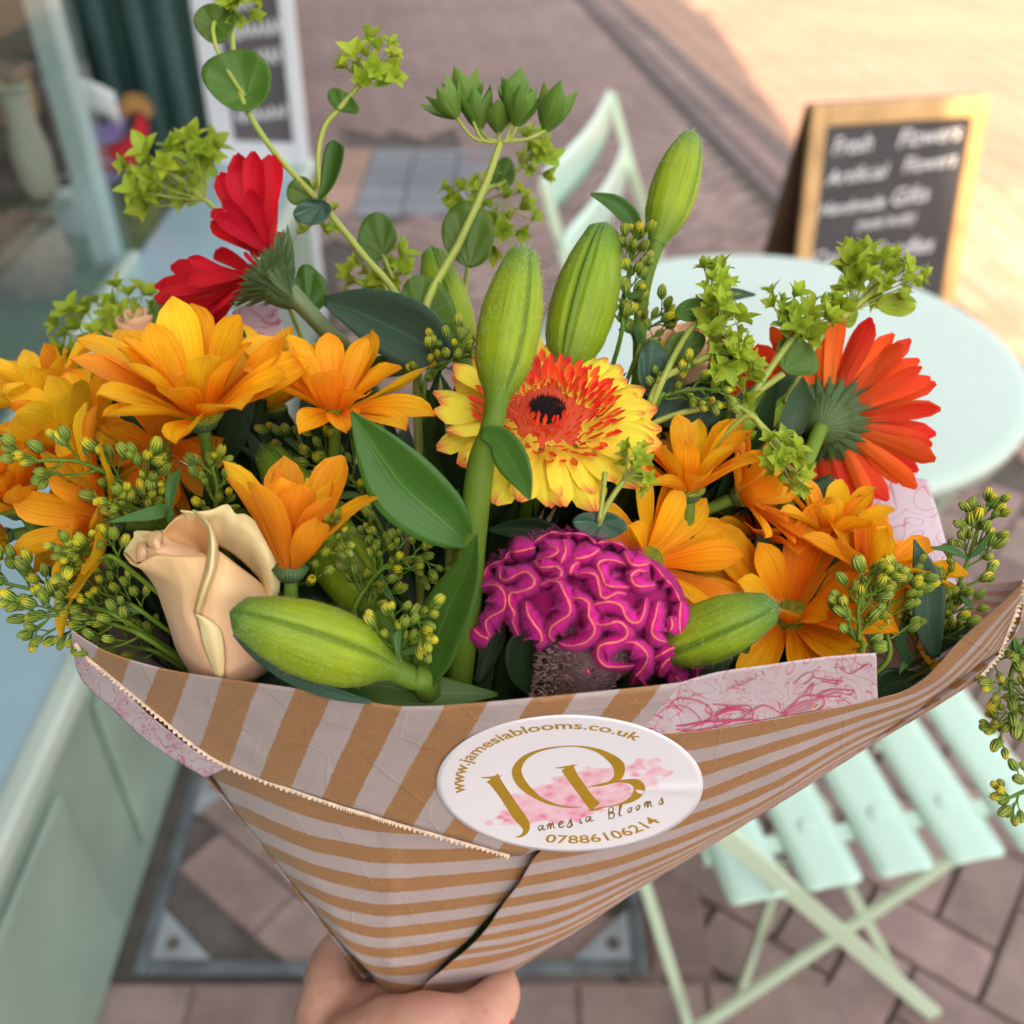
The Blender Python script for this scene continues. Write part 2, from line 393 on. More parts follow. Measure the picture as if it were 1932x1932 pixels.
# ---- the shop front
MSAGE = plain('sage_paint', (.25, .335, .265), .5, .12, 7, .25, 120)
MSILL = plain('sill_paint_sky_tint', (.30, .43, .47), .28, .08, 5, .1, 80, coat=.3)  # bluish base colour holds the sky reflected on the sill top
MNOSE = plain('sill_edge_paint', (.42, .50, .42), .35, .08, 5)
MDARK = plain('dark_green_paint', (.022, .062, .055), .42, .25, 4, .2, 60)
MDARK2 = plain('dark_green_moulding', (.05, .105, .10), .35, .2, 4)
MPOST = plain('pale_post_paint', (.50, .57, .58), .4, .1, 6)
MINT = plain('shop_inside', (.26, .255, .22), .8, .25, 3)
MREN = plain('render_wall', (.45, .42, .38), .85, .1, 2, .3, 40)
shop = root('shop_front', Vector((-.95, 2, 0)), 'sage green painted shop front with glazed window and dark green pilaster', 'shop front')
boxo('stall_riser', (-.93, -6, 0), (-.63, 3.08, .47), MSAGE, shop)
for k in range(5): boxo('riser_panel', (-.6295, -5.4 + k * 1.6, .06), (-.617, -3.95 + k * 1.6, .40), MSAGE, shop, .008)
boxo('sill', (-.945, -6.02, .4715), (-.64, 3.1, .50), MSILL, shop)
boxo('sill_edge', (-.6385, -6.02, .466), (-.602, 3.1, .508), MNOSE, shop, .008)
boxo('window_bead', (-.955, -6, .5015), (-.925, 2.36, .53), MNOSE, shop, .004)
boxo('window_post', (-1.04, 2.345, .4915), (-.985, 2.42, 2.6), MPOST, shop, .006)
boxo('pilaster', (-1.30, 3.2, 0), (-.93, 3.5, 2.9), MDARK, shop, .01)
boxo('pilaster_base', (-1.18, 3.16, 0), (-.91, 3.199, .42), MDARK, shop, .008)
for x in (-1.235, -1.12, -1.03): boxo('moulding', (x, 3.165, .4215), (x + .05, 3.199, 2.9), MDARK2, shop, .012)
for k in range(12): boxo('door_board', (-2.3, 3.21, .08 + k * .24), (-1.302, 3.25, .30 + k * .24), MDARK, shop, .012)
boxo('door_backing', (-2.3, 3.255, 0), (-1.302, 3.3, 2.9), MDARK, shop, 0)
boxo('inside_wall', (-3.1, -6, 0), (-3.0, 3.18, 2.9), MINT, shop, 0)
boxo('display_floor', (-2.99, -6, .40), (-.947, 3.18, .47), MINT, shop, 0)
bh = 7.6
boxo('fascia', (-3.1, -9, 2.905), (-.82, 3.51, 3.3), MDARK, shop, .01)
up = root('building', Vector((-3, 2, 3.4)), 'tall rendered upper storeys above the green shop front', 'building')
boxo('wall', (-9, -14, 3.305), (-.95, 3.51, bh), MREN, up, 0)
boxo('wall', (-9, 3.515, 0), (-2.4, 14, bh), MREN, up, 0)
boxo('wall', (-9, -14, 0), (-3.11, 3.51, 2.9), MREN, up, 0)
for y0_, y1_, ov in ((-14, -4.2, .02), (-4.195, -1.2, .10), (-1.195, 2.0, .06), (2.005, 3.51, -.02)):  # unseen roof edge, overhangs stepped to kink the shadow on the paving
    boxo('cornice', (-9, y0_, bh + .005), (-.62 + ov, y1_, bh + .2), MREN, up, 0)
for k in range(4):
    y = -12 + k * 3.6
    boxo('window', (-.949, y, 4.3), (-.93, y + 1.0, 6.1), MDARK, up, 0)
# glass
mg, nt, p, o_ = newmat('window_glass'); gl = nd(nt, 'BsdfGlossy', {'Roughness': .02, 'Color': (.9, .95, .95, 1)}); tr = nd(nt, 'BsdfTransparent', {'Color': (.86, .92, .90, 1)})
fr = nd(nt, 'Fresnel', {'IOR': 1.5}); ms = nd(nt, 'MixShader', {0: math_(nt, 'MULTIPLY_ADD', fr.outputs[0], .16, .01), 1: tr.outputs[0], 2: gl.outputs[0]}); nt.links.new(ms.outputs[0], o_.inputs[0])
boxo('glass_pane', (-.943, -5.98, .5315), (-.937, 2.363, 2.9), mg, shop, 0)
# things on show inside the window
MMOSS = plain('moss', (.10, .125, .04), .95, .5, 60, 1.0, 300)
MWICK = plain('wicker', (.30, .17, .11), .8, .4, 60, .8, 200)
moss = root('moss_mat', Vector((-1.6, 1.6, .46)), 'green artificial grass mat spread inside the shop window', 'mat')
def mossf(u, v): return Vector((-.96 - u * 1.2, .6 + v * 2.45, .495 + .03 * noise.noise(Vector((u * 9, v * 12, 3))))), (u, v)
a_, b_, c_ = grid(mossf, 24, 34); mk('mat_sheet', a_, b_, MMOSS, moss, c_)
vs, fs = [], []
for i in range(5000):
    q = mossf(random.random(), random.random())[0]; d = Vector((random.uniform(-.01, .01), random.uniform(-.01, .01), random.uniform(.012, .03)))
    n = len(vs); vs += [q + Vector((.0015, 0, 0)), q - Vector((.0015, 0, 0)), q + d]; fs.append((n, n + 1, n + 2))
tag(mk('grass_blades', vs, fs, MMOSS, moss), kind='stuff')
def lathe(name, prof, loc, mat, parent, n=28, sq=(1, 1)):
    vs, fs = [], []
    for r, z in prof:
        for k in range(n): vs.append(Vector(loc) + Vector((r * sq[0] * math.cos(6.2832 * k / n), r * sq[1] * math.sin(6.2832 * k / n), z)))
    for j in range(len(prof) - 1):
        for k in range(n): fs.append((j * n + k, j * n + (k + 1) % n, (j + 1) * n + (k + 1) % n, (j + 1) * n + k))
    fs.append(tuple(range(n))[::-1])
    return mk(name, vs, fs, mat, parent)
bl = G(66, 545, .50)
ba = root('basket', bl, 'round brown wicker basket on the grass mat in the window', 'basket')
lathe('bowl', [(.05, 0), (.085, .03), (.10, .08), (.095, .13), (.08, .15), (.09, .155), (.08, .12)], bl, MWICK, ba)
for k in range(7): lathe('wicker_ring', [(.103 - abs(k - 3) * .006, .02 * k + .008), (.108 - abs(k - 3) * .006, .02 * k + .013), (.103 - abs(k - 3) * .006, .02 * k + .018)], bl, MWICK, ba)
MCREAM = plain('cream_paint', (.55, .50, .40), .6, .1); MWHT = plain('white_paint', (.72, .74, .75), .5, .05, 3)
lt = root('wooden_letters', Vector((-1.36, 2.3, .62)), 'cream cut out letters standing above the wicker basket in the window', 'letters')
lx0 = G(-5, 432, .60)
for i, ch in enumerate('IIVO'):
    a_, b_ = text_tris(ch, .065)
    n = len(a_); vs = [Vector((lx0.x + i * .042 + q.x, lx0.y + z, .60 + q.y)) for z in (0, .02) for q in a_]
    mk('letter', vs, b_ + [tuple(n + k for k in f) for f in b_], MCREAM, lt, smooth=False)
MRED = plain('red_felt', (.65, .03, .05), .8, .15); MPUR = plain('purple_felt', (.33, .24, .55), .8); MORG = plain('orange_card', (.42, .22, .07), .8)
gr = root('hanging_garland', Vector((-1.2, 2.9, .75)), 'red and purple curved paper garland hanging in the window beside the post', 'garland')
def cres(cx, cz, r0, r1, a0, a1, y, mat, nm, zs=1.0):
    def fn(u, v):
        a = a0 + (a1 - a0) * u; m_ = 1 - .75 * abs(2 * u - 1) ** 2; r = r0 + (r1 - r0) * v * m_
        return Vector((cx + r * math.cos(a), y + .01 * math.sin(v * 3.14), cz + r * math.sin(a) * zs)), (u, v)
    a_, b_, c_ = grid(fn, 20, 5); return thick(mk(nm, a_, b_, mat, gr, c_), .004)
cres(-1.15, .74, .12, .19, R(200), R(345), 2.86, MRED, 'red_crescent')
cres(-1.15, .74, .06, .115, R(190), R(350), 2.855, MPUR, 'purple_crescent')
cres(-1.03, .69, .03, .075, R(20), R(160), 2.85, MORG, 'orange_piece')
cres(-1.15, .58, .0, .06, R(180), R(359), 2.86, MPUR, 'tail')
chair_refl = root('chair_reflection', Vector((-1.2, 2.6, .8)), 'pale curved sheet standing in for a chair reflection beside the window post', 'reflection')  # added sheet in place of the chair reflected in the glass
a_, b_, c_ = grid(lambda u, v: (Vector((-1.22 + u * .17, 2.75 + .02 * u, .84 - .07 * u * u - .085 * v + .02 * u)), (u, v)), 10, 3); thick(mk('reflection_sheet', a_, b_, MWHT, chair_refl, c_), .003)
oc = root('orange_box', Vector((-1.75, 3.0, .8)), 'small orange brown wooden box high up behind the window glass', 'box')
ob = G(8, 240, .80); boxo('box_body', (ob.x - .1, ob.y, .80), (ob.x + .05, ob.y + .1, .90), MORG, oc, .006); boxo('box_lid', (ob.x - .105, ob.y - .005, .9015), (ob.x + .055, ob.y + .105, .92), MWICK, oc, .005)
sh_ = root('display_shelf', Vector((-1.8, 2.6, .7)), 'dark brown wooden shelf unit behind the wicker basket', 'shelf')
MSH = plain('dark_wood', (.13, .095, .08), .7, .4, 10)
for z in (.54, .66, .78): boxo('shelf_board', (-2.3, 2.72, z), (-1.22, 2.98, z + .025), MSH, sh_)
boxo('shelf_side', (-1.218, 2.72, .50), (-1.19, 2.98, .81), MSH, sh_)
boxo('shelf_back', (-2.3, 2.985, .50), (-1.19, 3.0, .81), MSH, sh_)
vz = root('cream_vase', Vector((-1.18, 2.2, .5)), 'narrow cream ribbed vase behind the cut out letters', 'vase')
lathe('vase_body', [(.03, 0), (.04, .03), (.045, .1), (.03, .2), (.035, .25)], G(82, 372, .64) + Vector((0, 0, 0)), MCREAM, vz); lathe('vase_rim', [(.036, 0), (.042, .008), (.036, .016)], G(82, 372, .64) + Vector((0, 0, .252)), MCREAM, vz)
wc = root('white_bag', Vector((-1.1, 2.25, .5)), 'white paper bag behind the pale window post', 'bag')
wb0 = G(140, 445, .50); a_, b_ = box([], [], (wb0.x - .04, wb0.y, .50), (wb0.x + .04, wb0.y + .08, .60)); [v.__setattr__('x', v.x + .02 * (v.z - .48)) for v in a_]; mk('bag_body', a_, b_, MWHT, wc, smooth=False)
tube('bag_handle', [wb0 + Vector(q) for q in ((-.03, .04, .10), (-.02, .04, .14), (.02, .04, .14), (.03, .04, .10))], .003, MWHT, wc)
# ---- white framed A-board by the door
MWF = plain('white_gloss_frame', (.72, .74, .78), .3, .04, 4, coat=.2); MCB = plain('chalkboard', (.032, .032, .036), .55, .3, 5, .1, 50)
MGB = plain('dusty_chalkboard', (.10, .09, .095), .7, .25, 6)
MCHALK = plain('chalk', (.75, .77, .80), .9, .15, 80)
wb = root('white_a_board', Vector((-.76, 3.15, 0)), 'tall white framed pavement chalkboard leaning by the dark green door', 'A-board')
def wbp(x, z, d=0): return Vector((-.76 + x * .98, 3.02 + x * -.12 + .10 * z + d, z))
def wq(nm, xa, xb, za, zb, d0, d1, mat, bw=.003):
    vs = [wbp(x, z, d) for x in (xa, xb) for d in (d0, d1) for z in (za, zb)]
    fs = [(0, 1, 3, 2), (4, 6, 7, 5), (0, 4, 5, 1), (2, 3, 7, 6), (0, 2, 6, 4), (1, 5, 7, 3)]
    o = mk(nm, vs, fs, mat, wb, smooth=False)
    if bw: bev(o, bw)
    return o
wq('frame', -.155, -.085, 0, 1.35, 0, .035, MWF); wq('frame', .105, .145, 0, 1.35, 0, .035, MWF)
wq('bottom_rail', -.084, .104, .06, .56, .004, .03, MWF); wq('top_rail', -.084, .104, 1.3, 1.35, .004, .03, MWF)
wq('board', -.084, .104, .561, 1.299, .012, .024, MGB, 0)
for k in range(9):
    zz = .62 + k * .075; a_ = []
    for j in range(int(8 - 3 * (k % 3 == 1))):
        x = -.066 + j * .021 + .012 * (k % 2); a_ += [(x, zz + random.uniform(-.008, .0) + j * .003), (x + .005, zz + random.uniform(.018, .034) + j * .003), (x + .012, zz + .004 + j * .003)]
    vs, fs = stroke2(a_, .0055, 6 * len(a_)); mk('chalk_line', [wbp(x, z, .0105) for x, z in vs], fs, MCHALK, wb, smooth=False)
for x in (-.13, .12): bar('back_leg', wbp(x, 1.33, .04), wbp(x, 0, .04) + Vector((0, .05, 0)), .03, .02, (1, 0, 0), MWF, wb)
# ---- black A-board with oak frame
MOAK = plain('oak_frame', (.50, .31, .13), .5, .2, 12, .15, 60); MOAKD = plain('dark_wood_back', (.10, .06, .035), .7, .3, 10)
p0 = Vector((.822, 2.84, .735)); p1 = Vector((1.345, 2.935, .735)); ex = (p1 - p0).normalized(); ey = Vector((-ex.y, ex.x, 0))
dn = (Vector((0, 0, -1)) * math.cos(R(10)) - ey * math.sin(R(10))); nn = ex.cross(dn).normalized()   # down the board, out of it
if nn.dot(ey) > 0: nn = -nn
sg = root('a_board', p0 + ex * .26 - Vector((0, 0, .735)), 'wooden framed black chalkboard A-board with white chalk lettering behind the round table', 'A-board')
def sp(x, s, d=0): return p0 + ex * x + dn * s + nn * d
def sq_(nm, xa, xb, sa_, sb_, d0, d1, mat, bw=.004):
    vs = [sp(x, s, d) for x in (xa, xb) for d in (d0, d1) for s in (sa_, sb_)]
    o = mk(nm, vs, [(0, 1, 3, 2), (4, 6, 7, 5), (0, 4, 5, 1), (2, 3, 7, 6), (0, 2, 6, 4), (1, 5, 7, 3)], mat, sg, smooth=False)
    if bw: bev(o, bw)
    return o
Wd = (p1 - p0).length; Hh = .745
sq_('frame', 0, .048, 0, Hh, -.025, 0, MOAK, .006); sq_('frame', Wd - .048, Wd, 0, Hh, -.025, 0, MOAK, .006)
sq_('frame', .0485, Wd - .0485, 0, .055, -.025, -.001, MOAK, .006); sq_('frame', .0485, Wd - .0485, .64, .69, -.025, -.001, MOAK, .006)
sq_('board', .0485, Wd - .0485, .0555, .6395, -.018, -.008, MCB, 0)
bk = lambda x, s: sp(x, 0, -.03) + (Vector((0, 0, -1)) * math.cos(R(14)) + ey * math.sin(R(14))) * s
vs = [bk(x, s) + ey * d for x in (0, Wd) for d in (0, .02) for s in (0.0, .74)]
bev(mk('back_panel', vs, [(0, 1, 3, 2), (4, 6, 7, 5), (0, 4, 5, 1), (2, 3, 7, 6), (0, 2, 6, 4), (1, 5, 7, 3)], MOAKD, sg, smooth=False), .003)
for x in (.07, Wd - .07): tube('hinge', [sp(x - .02, .005, -.028), sp(x + .02, .005, -.028)], .007, MMET, sg)
LN = [('Fresh', .055, .115, .060, .125), ('Flowers', .265, .118, .060, .205), ('Artificial', .045, .195, .050, .20), ('Flowers', .295, .19, .053, .175),
      ('Handmade', .035, .28, .046, .215), ('Gifts', .275, .278, .058, .12), ('(made locally)', .165, .335, .040, .195), ('Cards', .03, .43, .060, .15), ('Candles', .225, .43, .060, .215), ('& more', .275, .505, .045, .16)]
for t_, x, s, h_, wd in LN:
    a_, b_ = text_tris(t_, 1.0, .25, -.002)
    mx = min(v.x for v in a_); Mx = max(v.x for v in a_)
    vs = [sp(.024 + .93 * (x + (v.x - mx) / (Mx - mx) * wd), .022 + s - v.y * h_ * 1.15 - .06 * (x + (v.x - mx) / (Mx - mx) * wd), -.0072) for v in a_]
    mk('chalk_line', vs, b_, MCHALK, sg, smooth=False)
# ---- mint bistro furniture
MTAB = plain('mint_table_enamel', (.43, .535, .475), .4, .05, 3, coat=.1)
MMINT = plain('mint_enamel', (.46, .64, .54), .32, .05, 3, coat=.25)
MMINT2 = plain('mint_enamel_frame', (.50, .60, .44), .35, .06, 3, coat=.2)
tc_ = Vector((.455, 1.535, .70)); rt = .415
tb = root('bistro_table', Vector((tc_.x, tc_.y, 0)), 'round mint green metal bistro table behind the bouquet', 'table')
lathe('table_top', [(.02, -.012), (rt - .012, -.012), (rt - .01, -.03), (rt - .004, -.03), (rt, -.006), (rt - .006, 0), (rt - .03, 0), (.0001, 0)], tc_, MTAB, tb, 96)
for (ax, ay, bx, by) in ((.25, -.28, .30, .10), (.25, .28, .25, -.30), (-.25, -.28, -.28, .25), (-.25, .28, -.28, -.30)):
    bar('leg', tc_ + Vector((ax, ay, -.032)), Vector((tc_.x + bx, tc_.y + by, .005)), .024, .012, (1, 0, 0), MMINT2, tb)
bar('crossbar', tc_ + Vector((-.25, -.28, -.04)), tc_ + Vector((.25, -.28, -.04)), .02, .01, (0, 1, 0), MMINT2, tb)
bar('crossbar', tc_ + Vector((-.25, .28, -.04)), tc_ + Vector((.25, .28, -.04)), .02, .01, (0, 1, 0), MMINT2, tb)
ch = root('bistro_chair', Vector((.45, .85, 0)), 'mint green slatted folding chair at lower right under the paper cone', 'chair', 'mint folding chairs')
e_ = Vector((.982, .19, 0)).normalized(); s_ = Vector((-.2, .98, 0)).normalized(); q0 = Vector((.262, .652, .45))
def slat(nm, c0, c1, wd, par, up_=Vector((0, 0, 1)), dp=.004, bow=0.0, side=None):
    d = (c1 - c0); L = d.length; d.normalize(); sd = side or d.cross(up_).normalized(); vs, fs = [], []
    ts_ = [0, .006, .015, .03, .05, .2, .35, .5, .65, .8, .95, .97, .985, .994, 1]; m = 14
    for j in range(m + 1):
        t = ts_[j]; e = min(t, 1 - t) * L; rr = .011; wd2 = wd / 2 - (rr - math.sqrt(max(0, rr * rr - (rr - e) ** 2)) if e < rr else 0)
        c = c0 + d * (L * t) + up_ * (bow * math.sin(math.pi * t))
        for i in range(5):
            x = (i / 4 * 2 - 1); vs.append(c + sd * (x * wd2) - up_ * (.003 * x ** 4))
    for j in range(m):
        for i in range(4): a = j * 5 + i; fs.append((a, a + 1, a + 6, a + 5))
    return thick(mk(nm, vs, fs, MMINT, par), dp * .6, -1)
for k in range(5):
    c0 = q0 + e_ * (.036 + .0955 * k) + Vector((0, 0, .0)); sl_ = slat('slat', c0, c0 + s_ * .40, .077, ch)
    for t in (.085, .34):
        c = c0 + s_ * t + Vector((0, 0, .001)); lathe('screw', [(.011, 0), (.009, .0018), (.004, .0022), (.0001, .001)], c, MMINT, ch, 16)
for t in (.075, .33):
    a = q0 + s_ * t + Vector((0, 0, -.014)); bar('seat_rail', a - e_ * .01, a + e_ * .47, .022, .012, s_, MMINT, ch)
for off in (0.0, .37):
    dlt = s_ * off
    bar('leg', Vector((.155, .64, .70)) + dlt, Vector((.645, .738, .0)) + dlt, .024, .010, e_, MMINT2, ch)
    bar('leg', Vector((.552, .722, .44)) + dlt, Vector((.146, .636, .0)) + dlt, .022, .010, e_, MMINT2, ch)
bar('back_upright', Vector((.155, .64, .70)), Vector((.10, .63, .86)), .024, .010, e_, MMINT2, ch)
bar('back_upright', Vector((.155, .64, .70)) + s_ * .37, Vector((.10, .63, .86)) + s_ * .37, .024, .010, e_, MMINT2, ch)
for z, x in ((.72, .148), (.82, .113)):
    c0 = Vector((x, .64, z)) - s_ * .02; slat('back_slat', c0, c0 + s_ * .41, .08, ch, Vector((-.95, 0, .3)), .003, .03, Vector((-.32, 0, .95)))
bar('brace', G(1478, 1627, .42), G(1396, 1874, 0.01), .014, .010, e_, MMINT2, ch); bar('brace', G(1600, 1671, .42), G(1708, 1874, 0.01), .014, .010, e_, MMINT2, ch)
bar('brace', G(1205, 1632, .38), G(1302, 1945, .01), .016, .010, e_, MMINT2, ch)
# second chair seen past the table: two bowed back slats and uprights
c2 = root('bistro_chair', Vector((.2, 2.1, 0)), 'mint green folding chair with bowed back slats on the far side of the table', 'chair', 'mint folding chairs')
A0 = G(1024, 372, .82); A1 = G(1152, 200, .82); B0 = G(1064, 488, .74); B1 = G(1182, 292, .74)
dd = (A1 - A0); dd.z = 0; nrm = Vector((0, 0, 1))
up2 = Vector((-dd.y, dd.x, 0)).normalized()
def bslat(a, b, hgt, bow):
    def fn(u, v):
        p = a.lerp(b, u) - up2 * (bow * math.sin(math.pi * u)) * 1.0; e = min(u, 1 - u); hh = hgt * (1 if e > .06 else .72 + .28 * math.sin(e / .06 * 1.57))
        return p + Vector((0, 0, (v - .5) * hh)) + up2 * (.01 * (v - .5)), (u, v)
    x, y, z = grid(fn, 20, 4); return thick(mk('back_slat', x, y, MMINT, c2, z), .004)
bslat(A0, A1, .095, .022); bslat(B0, B1, .095, .022)
for P_, Q_ in ((A0, B0), (A1, B1)):
    d_ = (Q_ - P_); bar('back_upright', P_ + Vector((0, 0, .03)), Q_ + d_ * .3, .02, .008, up2, MMINT2, c2)
for P_, s2 in ((B0, 1), (B1, -1)):
    g1 = P_ + up2 * -.30; bar('leg', P_ + (P_ - (A0 if s2 > 0 else A1)) * .3, Vector((g1.x, g1.y, .0)), .022, .01, up2, MMINT2, c2)
    g2 = P_ + up2 * .12; bar('leg', Vector((P_.x, P_.y, .44)) - up2 * .34, Vector((g2.x, g2.y, 0)), .022, .01, up2, MMINT2, c2)
for k in range(5):
    a = Vector((B0.x, B0.y, .45)) - up2 * (.04 + .085 * k); b = Vector((B1.x, B1.y, .45)) - up2 * (.04 + .085 * k); slat('slat', a, b, .07, c2)
# ============================================================ THE BOUQUET
def Df(x, y):                          # depth of the front of the paper cone
    t = (1866 - y) / 566; q = (x - (790 + 190 * t)) / (60 + 640 * max(t, 0)); return .405 - .115 * t + .04 * min(q * q, 2.0) * min(1, max(.15, t))
HOLD = C(795, 1880, .43)
# ---- materials
YO = (.95, .42, .012); OR = (.85, .21, .008); RO = (.70, .10, .01); YE = (.92, .66, .03)
M_CH = petalmat('chrysanthemum_petal', [(0, (.85, .50, .02)), (.14, (.92, .30, .008)), (.4, (.96, .40, .008)), (.75, (.98, .52, .014)), (1, (.95, .44, .016))], streak=.30)
M_CY = petalmat('chrysanthemum_petal_yellow', [(0, (.80, .32, .01)), (.3, (.93, .50, .010)), (.8, (.96, .60, .02)), (1, (.92, .50, .03))], streak=.2)
M_CR = petalmat('chrysanthemum_petal_red', [(0, (.75, .20, .01)), (.5, (.92, .30, .012)), (1, (.95, .40, .02))], streak=.22)
M_RG = petalmat('red_gerbera_petal', [(0, (.60, .06, .02)), (.06, (.56, .012, .018)), (.7, (.60, .008, .02)), (1, (.52, .006, .018))], streak=.25, hue=.003)
M_OG = petalmat('orange_gerbera_petal', [(0, (.55, .07, .02)), (.35, (.80, .12, .02)), (.75, (.84, .10, .018)), (1, (.82, .06, .016))], streak=.3, amt=.2)
M_YG = petalmat('yellow_gerbera_petal', [(0, (.88, .56, .03)), (.25, (.93, .78, .07)), (.86, (.93, .76, .06)), (.95, (.85, .38, .06)), (1, (.75, .12, .05))], streak=.1, amt=.06)
M_FL = petalmat('inner_floret', [(0, (.88, .26, .05)), (.35, (.88, .14, .03)), (.75, (.86, .06, .025)), (1, (.85, .06, .04))], streak=.06, amt=.15)
M_RS = petalmat('rose_petal', [(0, (.93, .66, .32)), (.5, (.92, .62, .35)), (1, (.90, .58, .35))], t=.18, streak=.05, rough=.6, amt=.02, hue=.003, ribs=0, sheen=.15)
M_RL = petalmat('rose_petal_edge', [(0, (.93, .82, .44)), (.6, (.93, .77, .40)), (1, (.94, .66, .30))], t=.15, streak=.06, rough=.6, amt=.02, hue=.003, ribs=0)
M_RI = petalmat('rose_heart', [(0, (.92, .62, .32)), (1, (.92, .55, .24))], t=.35, streak=.04, rough=.6, amt=.02, hue=.003, ribs=0)
M_LL = leafmat('lily_leaf', (.05, .135, .016), (.12, .25, .04), 13, .15, .38)
M_BL = leafmat('bupleurum_leaf', (.085, .18, .022), (.26, .38, .10), 10, .25, .45, 1.2, False)
M_BG = leafmat('blue_green_leaf', (.045, .10, .065), (.13, .22, .14), 9, .12, .5, 1.2, True)
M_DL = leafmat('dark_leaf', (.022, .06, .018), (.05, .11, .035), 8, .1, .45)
M_SL = leafmat('small_leaf', (.06, .15, .03), (.10, .22, .05), 5, .2, .45)
M_BR = leafmat('lime_bract', (.36, .48, .035), (.46, .58, .09), 6, .35, .5, 1.0, True, .3, .15)
M_BU = leafmat('green_bract', (.13, .25, .035), (.30, .42, .10), 7, .3, .45, 1.0, True, .4, .1)
M_ST = plain('yellow_green_stem', (.30, .36, .06), .5, .15, 30)
M_GS = plain('green_stem', (.11, .19, .018), .5, .2, 30, .2, 200, spec=.25)
M_DS = plain('dull_stem', (.10, .14, .05), .5, .25, 40)
M_SB = None
m, nt, p, o_ = newmat('solidago_bud'); sx = nd(nt, 'SeparateXYZ', {0: nd(nt, 'TexCoord').outputs['UV']}); oi = nd(nt, 'ObjectInfo')
tipc = mix(nt, ramp(nt, oi.outputs['Random'], [(.45, (0, 0, 0)), (.9, (1, 1, 1))]), (.34, .43, .045), (.80, .66, .02))
scl = math_(nt, 'SINE', math_(nt, 'MULTIPLY', sx.outputs[0], 6.283 * 9))
c = mix(nt, ramp(nt, math_(nt, 'ADD', sx.outputs[1], math_(nt, 'MULTIPLY', scl, .06)), [(.45, (0, 0, 0)), (.75, (1, 1, 1))]), (.18, .28, .028), tipc)
c = mix(nt, ramp(nt, math_(nt, 'MULTIPLY_ADD', scl, .5, .5), [(.0, (.45, .45, .45)), (.4, (0, 0, 0))]), c, (.10, .18, .02)); c = vary(nt, c, .15, .01)
nt.links.new(c, p.inputs['Base Color']); p.inputs['Roughness'].default_value = .45
nt.links.new(nd(nt, 'Bump', {'Height': scl, 'Strength': .8, 'Distance': .0004}).outputs[0], p.inputs['Normal']); M_SB = m
# lily bud skin
m, nt, p, o_ = newmat('lily_bud_skin'); tc = nd(nt, 'TexCoord'); sx = nd(nt, 'SeparateXYZ', {0: tc.outputs['UV']})
nz = nd(nt, 'TexNoise', {'Vector': nd(nt, 'Mapping', {'Vector': tc.outputs['UV'], 'Scale': (46, 2.2, 1)}).outputs[0], 'Scale': 1.0, 'Detail': 5.0})
c = ramp(nt, sx.outputs[1], [(0, (.10, .20, .02)), (.3, (.29, .39, .012)), (.72, (.27, .39, .018)), (.93, (.12, .24, .03)), (1, (.08, .18, .05))])
c = mix(nt, math_(nt, 'MULTIPLY', ramp(nt, nz.outputs[0], [(.35, (0, 0, 0)), (.65, (1, 1, 1))]), .5), c, (.13, .24, .012))
g3 = math_(nt, 'ABSOLUTE', math_(nt, 'SINE', math_(nt, 'MULTIPLY', sx.outputs[0], 3 * 3.14159)))
c = mix(nt, ramp(nt, g3, [(0, (.75, .75, .75)), (.22, (0, 0, 0))]), c, (.07, .16, .02)); c = vary(nt, c, .1, .008)
nt.links.new(c, p.inputs['Base Color']); p.inputs['Roughness'].default_value = .42; p.inputs['Specular IOR Level'].default_value = .25
nt.links.new(nd(nt, 'Bump', {'Height': nz.outputs[0], 'Strength': .5, 'Distance': .0006}).outputs[0], p.inputs['Normal'])
thin(nt, p, o_, c, .12); M_LB = m
M_HAIR = petalmat('white_hair', [(0, (.6, .65, .45)), (1, (.8, .8, .72))], t=.5, streak=0, ribs=0)
M_CAL = leafmat('calyx', (.06, .11, .035), (.20, .28, .12), 26, .05, .6, .6, False, .55)
M_DISC = plain('disc_florets', (.30, .36, .02), .6, .35, 700, 1.0, 1500)
M_EYE = plain('dark_eye', (.018, .008, .012), .6, .4, 500, 1, 1500)
# ---- petals
CHW = [(0, .26), (.2, .52), (.45, .86), (.65, 1), (.8, .92), (.91, .64), (.97, .34), (1, .08)]
GEW = [(0, .35), (.3, .72), (.6, .95), (.8, 1), (.91, .86), (.97, .55), (1, .2)]
FLW = [(0, .5), (.5, 1), (.8, .8), (1, .1)]
BRW = [(0, .2), (.2, .8), (.42, 1), (.65, .8), (.85, .38), (.95, .12), (1, .02)]
def petal_mesh(name, W, tab, b0, b1, mat, cup=.3, nu=6, nv=9, wav=.0, seed=0, ribs=.03):
    rn = random.Random(seed); ph = rn.random() * 6; tw = rn.uniform(-.25, .25); sk = rn.uniform(-.06, .06)
    pts = [(0, 0)]; m_ = 24
    for i in range(m_):
        a = b0 + (b1 - b0) * (i + .5) / m_; x, z = pts[-1]; pts.append((x + math.cos(a) / m_, z + math.sin(a) / m_))
    def fn(u, v):
        f = v * m_; i = min(int(f), m_ - 1); x, z = [a + (b - a) * (f - i) for a, b in zip(pts[i], pts[i + 1])]
        wd = W / 2 * lerp(tab, v); y = (2 * u - 1)
        zz = z + cup * wd * (y * y) + ribs * W * math.cos(y * 7.5) * lerp([(0, .3), (.5, 1), (1, .2)], v) + wav * math.sin(v * 9 + ph + y * 2) * v
        zz += tw * y * wd * v
        return Vector((x, y * wd + sk * v * v, zz)), (u, v)
    a, b, c = grid(fn, nu, nv); return me_(name, a, b, mat, c)
def axes(ax, roll=0.0):
    z = ax.normalized(); x = z.orthogonal().normalized(); y = z.cross(x)
    return Matrix((x, y, z)).transposed() @ Matrix.Rotation(roll, 3, 'Z')
CHM = {}
